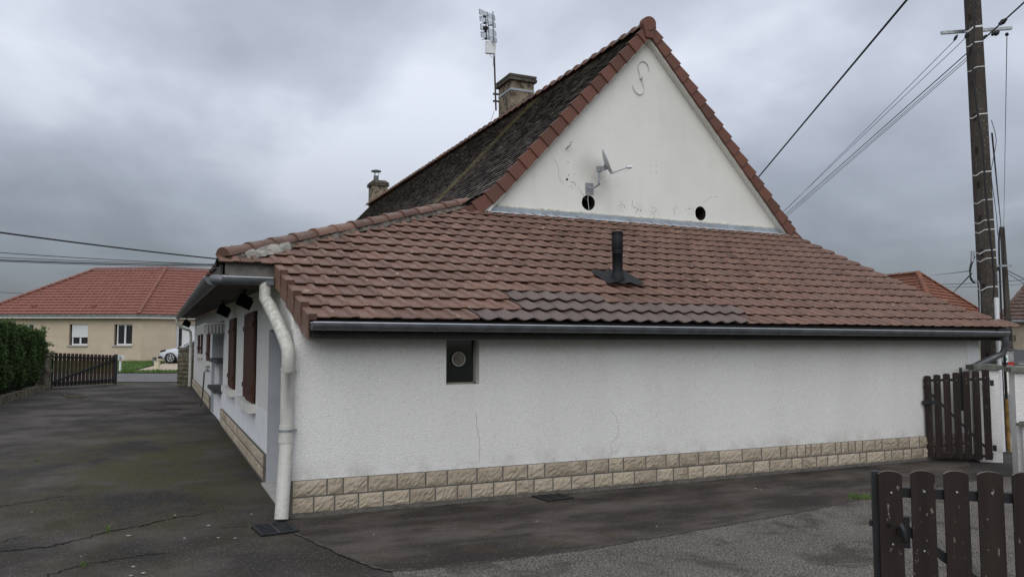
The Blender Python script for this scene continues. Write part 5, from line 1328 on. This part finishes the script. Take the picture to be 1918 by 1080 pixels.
# ------------------------------------------------------------------ cars
def car(root, P, fwd, L, Wd, Ht, paint, prof, glass, wheels, wr_, rear_view=False):
    """prof: list of (x, ztop_body, halfwidth factor); x measured from the front along -fwd"""
    lt = ZU.cross(fwd); pt = lambda x, y, z_: P - fwd * x + lt * y + ZU * z_
    mb = MB(); hw = Wd / 2; secs = []
    for x, zt, f in prof:
        zb = .22 if 0.3 < x < L - .3 else .30
        secs.append([pt(x, s_ * yy * hw * f, zz) for s_, yy, zz in
                     ((-1, .90, zb), (-1, 1.0, zb + .18), (-1, 1.0, zt * .62 + .1), (-1, .95, zt - .06), (-1, .82, zt), (0, 0, zt + .025), (1, .82, zt), (1, .95, zt - .06), (1, 1.0, zt * .62 + .1), (1, 1.0, zb + .18), (1, .90, zb))])
    n = 11; vs = [p for s_ in secs for p in s_]
    fs = [(i * n + j, i * n + (j + 1) % n, (i + 1) * n + (j + 1) % n, (i + 1) * n + j) for i in range(len(secs) - 1) for j in range(n)]
    fs += [tuple(range(n))[::-1], tuple(range((len(secs) - 1) * n, len(secs) * n))]
    mb.add(vs, fs, 0, True)
    body = recalc(mb.build('body', paint, root))
    # greenhouse: rings bottom/top
    x0, x1, x2, x3, zb, zt = glass
    mb = MB(); bw, tw = hw * .90, hw * .70
    low = [pt(x0, -bw * .85, zb), pt(x0 + .35, -bw, zb), pt(x3 - .3, -bw, zb), pt(x3, -bw * .85, zb), pt(x3, bw * .85, zb), pt(x3 - .3, bw, zb), pt(x0 + .35, bw, zb), pt(x0, bw * .85, zb)]
    top = [pt(x1, -tw * .9, zt - .02), pt(x1 + .2, -tw, zt), pt(x2 - .2, -tw, zt), pt(x2, -tw * .9, zt - .03), pt(x2, tw * .9, zt - .03), pt(x2 - .2, tw, zt), pt(x1 + .2, tw, zt), pt(x1, tw * .9, zt - .02)]
    mb.add(low + top, [(i, (i + 1) % 8, (i + 1) % 8 + 8, i + 8) for i in range(8)]); recalc(mb.build('windows', M['glass'], root))
    mb = MB(); rt = [p + ZU * .005 for p in top]; ru = [p + ZU * .05 - (p - pt((x1 + x2) / 2, 0, zt)) * .08 for p in top]
    mb.add(rt + ru, [(i, (i + 1) % 8, (i + 1) % 8 + 8, i + 8) for i in range(8)] + [tuple(range(8, 16)), tuple(range(8))[::-1]], 0, True)
    for i in (0, 3, 4, 7, 1, 6, 2, 5):
        mb.tube([low[i], top[i] + ZU * .01], .035, 6)
    for s_ in (-1, 1): xm = (x1 + x2) / 2; mb.tube([pt(xm, s_ * bw, zb), pt(xm, s_ * tw, zt)], .03, 6)
    mb.build('roof', paint, root)
    for x in wheels:
        for s_ in (-1, 1):
            c_ = pt(x, s_ * hw * .93, wr_)
            mb = MB(); mb.tube([pt(x, s_ * hw * .80, wr_), pt(x, s_ * hw * 1.012, wr_ + .02)], wr_ * 1.17, 22); mb.build('wheel_arch', M['dark'], root)
            mb = MB(); mb.tube([pt(x, s_ * hw * .78, wr_), pt(x, s_ * hw * 1.02, wr_)], wr_, 22); wh = mb.build('wheel', M['tyre'], root)
            mb = MB(); ring = [pt(x - cos(a) * wr_ * .66, s_ * hw * 1.03, wr_ + sin(a) * wr_ * .66) for a in [2 * pi * k / 20 for k in range(21)]]; mb.tube(ring, .02, 6)
            for k in range(5):
                a = 2 * pi * k / 5 + .3; mb.beam(pt(x, s_ * hw * 1.035, wr_), pt(x - cos(a) * wr_ * .66, s_ * hw * 1.035, wr_ + sin(a) * wr_ * .66), .055, .02, up=lt)
            mb.build('rim', M['alloy'], wh)
    return pt
wc = empty('parked_car', 'silvery white hatchback parked before the bungalow, half behind the block pillar', 'car')
Pw = at_ground(324.5, 680, 48.0); Pw.z = atd(324, 680, 48.).z
fw = (-RT * .98 + FH * .12).normalized()
P0 = Pw + fw * .95 + FH * .9
pt = car(wc, P0, fw, 4.25, 1.8, 1.46, M['white_car'],
    [(.0, .62, .78), (.10, .72, .88), (.35, .80, .96), (.9, .90, 1.), (1.35, .97, 1.), (2.4, .98, 1.), (3.4, .99, 1.), (3.95, 1.0, .96), (4.25, .85, .88)],
    (1.25, 2.1, 3.6, 4.1, .93, 1.44), (.88, 3.5), .33)
mb = MB()
for s_ in (-1, 1): mb.tube(smoothpts([pt(.05, s_ * .60, .70), pt(.18, s_ * .74, .74), pt(.5, s_ * .86, .82)], 3), [.05, .06, .06, .07, .06, .05, .03], 8)
mb.build('headlight', M['black'], wc)
mb = MB(); mb.box(pt(-.01, 0, .42), (.1, 1.1, .16), Matrix((fw, ZU.cross(fw), ZU)).transposed()); 
for s_ in (-1, 1): mb.box(pt(.12, s_ * .76, .36), (.22, .18, .12), Matrix((fw, ZU.cross(fw), ZU)).transposed())
mb.build('grille', M['black'], wc)
mb = MB(); lt_ = ZU.cross(fw)
for s_ in (-1, 1): mb.box(pt(1.75, s_ * 1.0, 1.02), (.14, .2, .13), Matrix((fw, lt_, ZU)).transposed())
mb.build('mirror', M['white_car'], wc)
base_at(wc, P0)
sv = empty('parked_car', 'dark grey car seen from behind at the right edge', 'car')
fw = (FH * .93 + RT * .36).normalized(); lt_ = ZU.cross(fw)
# rear left bumper corner near u=1888
P1 = atd(1889, 714, 37.5); P1.z = 0; Lc = 4.4; Pf = P1 + fw * Lc - lt_ * .9
pt = car(sv, Pf, fw, Lc, 1.82, 1.6, M['grey_car'],
    [(.0, .75, .80), (.12, .85, .9), (.5, .95, .97), (1.2, 1.02, 1.), (2.5, 1.03, 1.), (3.6, 1.04, 1.), (4.2, 1.04, .97), (4.4, .95, .90)],
    (1.1, 1.9, 3.75, 4.25, 1.0, 1.56), (.9, 3.55), .36)
Rr_ = Matrix((fw, lt_, ZU)).transposed()
for s_ in (-1, 1):
    mb = MB(); mb.box(pt(4.36, s_ * .76, .88), (.12, .26, .2), Rr_); mb.build('tail_light', M['red_lamp'], sv)
mb = MB(); mb.box(pt(4.43, 0, .78), (.04, .52, .11), Rr_); mb.build('number_plate', M['plate'], sv)
mb = MB(); mb.box(pt(4.42, 0, .9), (.04, .9, .035), Rr_); mb.box(pt(4.43, 0, .96), (.03, .12, .09), Rr_); mb.build('chrome_trim', M['alloy'], sv)
mb = MB(); mb.box(pt(4.40, 0, .42), (.1, 1.5, .26), Rr_); mb.build('bumper', M['black'], sv)
base_at(sv, Pf)

# ------------------------------------------------------------------ block pillar, far picket gate, hedge (left)
bp = empty('gate_pillar', 'mossy block pillar with flat coping at the far corner of house', 'gate pillar')
d_ = 34.5
pa = atd(331, 720, 33.6); pb2 = atd(359, 720, 33.6); ptz = atd(345, 654, 33.6).z
exb = (RT * .97 + FH * .1).normalized(); eyb = ZU.cross(exb); Rb = Matrix((exb, eyb, ZU)).transposed()
zb0 = 0; wb_ = (pb2 - pa).length * .97; cen = (pa + pb2) / 2; cen.z = 0; cen += FH * .25
mb = MB(); nB = 9
for k in range(nB):
    z0, z1 = ptz * k / nB, ptz * (k + 1) / nB
    mb.box(cen + ZU * (z0 + z1) / 2, (wb_ * .93, .48, z1 - z0 - .012), Rb); mb.box(cen + ZU * (z0 + z1) / 2 - eyb * .0, (wb_ * .93 + .05, .53, (z1 - z0) * .62), Rb)
mb.build('shaft', M['wall_block'], bp)
mb = MB(); mb.box(cen + ZU * (ptz + .045), (wb_ + .06, .62, .09), Rb); mb.build('coping', M['wall_block'], bp)
mb = MB(); mb.box(cen - exb * (wb_ * .5 + .012) + ZU * .75, (.03, .42, 1.35), Rb); mb.build('stop_post', M['soffit'], bp); base_at(bp, cen)
dg = empty('picket_gate', 'wide brown picket gate with diagonal brace standing open beyond the hedge', 'gate', 'brown picket gates')
a = on('z', 95, 727, 0); b = on('z', 211, 719.8, 0); ex = (b - a).normalized(); ey = ZU.cross(ex); n_ = 17
print('drive gate', a, b)
for k in range(n_):
    c_ = a.lerp(b, k / (n_ - 1)); dd = c_.dot(FH); zt = atd(0, 660 + 4.5 * k / (n_ - 1), dd).z
    put_picket(c_, ex, .06, zt, .15, dg, M['far_gate_wood'], ey, th=.03)
za = atd(0, 668, a.dot(FH)).z; zb_ = atd(0, 671, b.dot(FH)).z; off = -ey * .05
mb = MB(); mb.beam(a + off + ZU * (za - .0), b + off + ZU * zb_, .05, .08); mb.beam(a + off + ZU * .2, b + off + ZU * .22, .05, .08); mb.beam(a + off * 1.4 + ZU * .25, b + off * 1.4 + ZU * (zb_ - .05), .05, .08)
for p, zt in ((a - ex * .05, 1.42), (b + ex * .10, 1.38)): mb.beam(p + off * .8 + ZU * .02, p + off * .8 + ZU * zt, .14, .1)
mb.build('gate_frame', M['black_steel'], dg); base_at(dg, a)
# rubble pillar and low wall at hedge foot
gp = empty('gate_pillar', 'rough stone pillar half under the hedge beside the wide open gate', 'gate pillar')
p = on('z', 82, 729, 0) ; mb = MB()
for k in range(8): mb.box(p + ZU * (.09 + .175 * k) + RT * random.uniform(-.02, .02), (.34 + random.uniform(-.03, .03), .42, .16), Matrix((RT, FH, ZU)).transposed())
mb.build('shaft', M['garden_wall'], gp); mb = MB(); mb.box(p + ZU * 1.45, (.46, .5, .07), Matrix((RT, FH, ZU)).transposed()); mb.build('coping', M['garden_wall'], gp); base_at(gp, p)
mb = MB(); wa = on('z', 84, 730, 0); wb2 = on('z', -60, 778, 0); 
wd = (wb2 - wa).normalized(); n_ = int((wb2 - wa).length / .4)
for k in range(n_):
    c_ = wa + wd * (.4 * k + .2) + Vector((-.15, 0, 0)); mb.box(c_ + ZU * .10, (.34 + random.uniform(-.05, .05), .39, .22 + random.uniform(-.06, .06)), Matrix.Rotation(random.uniform(-.06, .06), 3, 'Z'))
tag(mb.build('garden_wall', M['garden_wall']), 'low rubble stone edging along the foot of the hedge', 'wall')
hd = empty('hedge', 'tall dense green clipped conifer hedge at the left edge', 'hedge')
hw0 = Vector((-4.55, 0, 0))
HB0, HB1 = wb2.copy(), wa.copy()
def hedge_front(f): return wb2.lerp(wa, f) + Vector((-.16, 0, 0))
Lh = (wa - wb2).length; zh = lambda f: atd(0, 603 + 17 * f, hedge_front(f).dot(FH)).z if f > 0 else 2.6
zA = atd(0, 604, hedge_front(.45).dot(FH)).z; zB = atd(80, 622, hedge_front(1).dot(FH)).z; print('hedge z', zA, zB, hedge_front(0), hedge_front(1))
def ztopf(f): return zA + (zB - zA) * max(-.3, (f - .45) / .55)
mb = MB(); DX = Vector((-1.3, 0, 0))
vs = []
for i in range(13):
    f = -.05 + i / 12 * 1.03; p = hedge_front(f) + Vector((-.12, 0, 0)); z_ = ztopf(f) - .12
    vs += [p + ZU * .1, p + ZU * z_, p + DX + ZU * z_, p + DX + ZU * .1]
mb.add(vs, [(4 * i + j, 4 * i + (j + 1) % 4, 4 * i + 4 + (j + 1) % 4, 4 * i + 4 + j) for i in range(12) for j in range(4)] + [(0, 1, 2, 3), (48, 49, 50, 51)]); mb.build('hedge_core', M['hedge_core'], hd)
mb = MB(); rnd = random.Random(3)
def lump(a, b): return .10 * sin(a * 2.3 + 1.1) * sin(b * 2.9 + .4) + .06 * sin(a * 6.1) * sin(b * 5.3)
for i in range(30000):
    f = rnd.uniform(.0, 1.05); s_ = rnd.random()
    if s_ < .74:
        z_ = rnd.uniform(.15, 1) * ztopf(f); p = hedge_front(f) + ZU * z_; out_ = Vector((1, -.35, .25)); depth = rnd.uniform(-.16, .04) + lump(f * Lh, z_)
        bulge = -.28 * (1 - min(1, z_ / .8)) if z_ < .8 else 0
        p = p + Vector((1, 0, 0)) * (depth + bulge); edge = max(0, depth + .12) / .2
    elif s_ < .88:
        p = hedge_front(f) + DX * rnd.random() + ZU * (ztopf(f) + rnd.uniform(-.14, .05) + lump(f * Lh, 3)); out_ = Vector((.2, -.2, 1)); edge = .8
    else:
        f = 1.05; z_ = rnd.uniform(.3, 1) * ztopf(f); p = hedge_front(1.05) + DX * rnd.random() + ZU * z_ + (wa - wb2).normalized() * (rnd.uniform(-.1, .15)); out_ = Vector((.3, 1, .2)); edge = .5
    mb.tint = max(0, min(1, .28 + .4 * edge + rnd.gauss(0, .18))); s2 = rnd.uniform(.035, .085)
    d1 = Vector((rnd.gauss(0, 1), rnd.gauss(0, 1), rnd.gauss(.6, .8))).normalized(); d2 = d1.cross(out_ + Vector((rnd.gauss(0, .6), rnd.gauss(0, .6), rnd.gauss(0, .6)))).normalized()
    mb.add([p - d1 * s2 * .4, p + d2 * s2 * .35 + d1 * s2 * .2, p + d1 * s2 * 1.5, p - d2 * s2 * .35 + d1 * s2 * .2], [(0, 1, 2, 3)])
# loose shoots
for (u, v, w_) in ((92, 645, 1), (20, 604, 0), (82, 618, 0), (94, 660, 1)):
    c_ = atd(u, v, 31.5)
    for i in range(60):
        mb.tint = rnd.uniform(.4, .9); p = c_ + (RT * rnd.uniform(-.45, .12) if w_ else ZU * rnd.uniform(-.25, .12)) + Vector((rnd.gauss(0, .05), rnd.gauss(0, .2), rnd.gauss(0, .05)))
        d1 = (RT * (1 if w_ else .2) + ZU * (.3 if w_ else 1) + Vector((rnd.gauss(0, .4), rnd.gauss(0, .4), rnd.gauss(0, .4)))).normalized(); d2 = d1.cross(FH).normalized(); s2 = .07
        mb.add([p, p + d2 * s2 * .3 + d1 * s2 * .5, p + d1 * s2 * 1.5, p - d2 * s2 * .3 + d1 * s2 * .5], [(0, 1, 2, 3)])
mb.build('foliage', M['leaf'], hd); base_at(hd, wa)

# ------------------------------------------------------------------ houses on the right
oh = empty('neighbour_house', 'house with orange tiled hipped roof seen past the lean-to roof', 'house')
ap = atd(1720, 511, 42); rl = atd(1620, 521, 50); c1 = atd(1762, 606, 36); cR = atd(1886, 616, 44); cL = atd(1590, 606, 44.5)
for p in (c1, cR, cL): p.z = c1.z
cB = cL + (cR - c1)
mb = MB(); roof_plane(mb, (cL, c1, ap, rl), 16, .05, .02, .3); roof_plane(mb, (c1, cR, ap, ap), 16, .05, .02, .3); mb.add([cR, cB, rl, ap], [(0, 1, 2, 3)]); mb.add([cB, cL, rl], [(0, 1, 2)])
rf = mb.build('roof', M['orange_tile'], oh)
mb = MB(); caps(mb, c1, ap, 18, .14, .12); caps(mb, cR, ap, 18, .14, .12); caps(mb, ap, rl, 16, .14, .12); mb.build('hip_tile', M['orange_tile'], rf)
cen = (c1 + cR + cL + cB) / 4
mb = MB(); q = [p.lerp(cen, .06) for p in (cL, c1, cR, cB)]
mb.add([Vector((p.x, p.y, 0)) for p in q] + [Vector((p.x, p.y, c1.z)) for p in q], [(i, (i + 1) % 4, (i + 1) % 4 + 4, i + 4) for i in range(4)]); mb.build('wall', M['old_beige'], oh); base_at(oh, Vector((cen.x, cen.y, 0)))
rh = empty('neighbour_house', 'old beige house with brown tiled roof at the right edge', 'house')
e0 = atd(1867, 599, 44.6); e1 = atd(2100, 606, 42); e1.z = e0.z
rr0 = atd(1952, 497, 50.5); rr1 = rr0 + (e1 - e0) * .8; rr1.z = rr0.z
eb0 = e0 + FH * 12 + RT * 9.5; eb1 = e1 + FH * 12 + RT * 9.5
mb = MB(); roof_plane(mb, (e0, e1, rr1, rr0), 16, .07, .03, .33); mb.add([eb0, e0, rr0], [(0, 1, 2)]); mb.add([eb1, eb0, rr0, rr1], [(0, 1, 2, 3)]); rf = mb.build('roof', M['brown_tile'], rh)
mb = MB(); caps(mb, e0, rr0, 20, .12, .10); mb.build('hip_tile', M['brown_tile'], rf)
mb = MB(); mb.beam(e0 - ZU * .06 - FH * .05, e1 - ZU * .06 - FH * .05, .12, .12); mb.build('gutter', M['zinc'], rh)
mb = MB(); q = [e0 + FH * .4 + RT * .55, e1 + FH * .4, eb1, eb0 + RT * .4]; mb.add([Vector((p.x, p.y, 0)) for p in q] + [Vector((p.x, p.y, e0.z - .02)) for p in q], [(i, (i + 1) % 4, (i + 1) % 4 + 4, i + 4) for i in range(4)]); mb.build('wall', M['old_beige'], rh)
mb = MB(); p = atd(1901, 628, 44.6); mb.tube([p - RT * .2, p, p - ZU * .3], .03, 6); mb.build('wall_hook', M['black_steel'], rh)
base_at(rh, Vector((e0.x, e0.y, 0)))
mx = empty('meter_box', 'white meter box with green emblem on a pale post by the lane', 'meter box')
p = atd(1879, 700, 30.5); p.z = 0; mb = MB(); mb.box(p + RT * .12 + ZU * .45, (.26, .2, .95), R0_); mb.build('post', M['white_sill'], mx)
zc_ = atd(1879, 671, 30.5).z; mb = MB(); mb.box(p + ZU * zc_ - FH * .12, (.20, .16, .27), R0_); mb.build('cabinet', M['white_plastic'], mx)
mb = MB(); mb.box(p + ZU * (zc_ - .02) - FH * .205, (.11, .012, .10), R0_); mb.build('emblem', M['green'], mx); base_at(mx, p)
mb = MB(); p = atd(1889, 700, 31.2); p.z = 0; mb.box(p + ZU * .5, (.34, .3, 1.0), R0_); mb.box(p + ZU * (zc_ + .05), (.30, .26, .36), R0_); mb.box(p + ZU * (zc_ + .245), (.34, .3, .03), R0_); tag(mb.build('utility_cabinet', simple('grey_cabinet', (.27, .27, .26), .8, .2)), 'grey utility cabinet behind the white meter box by the lane', 'cabinet')
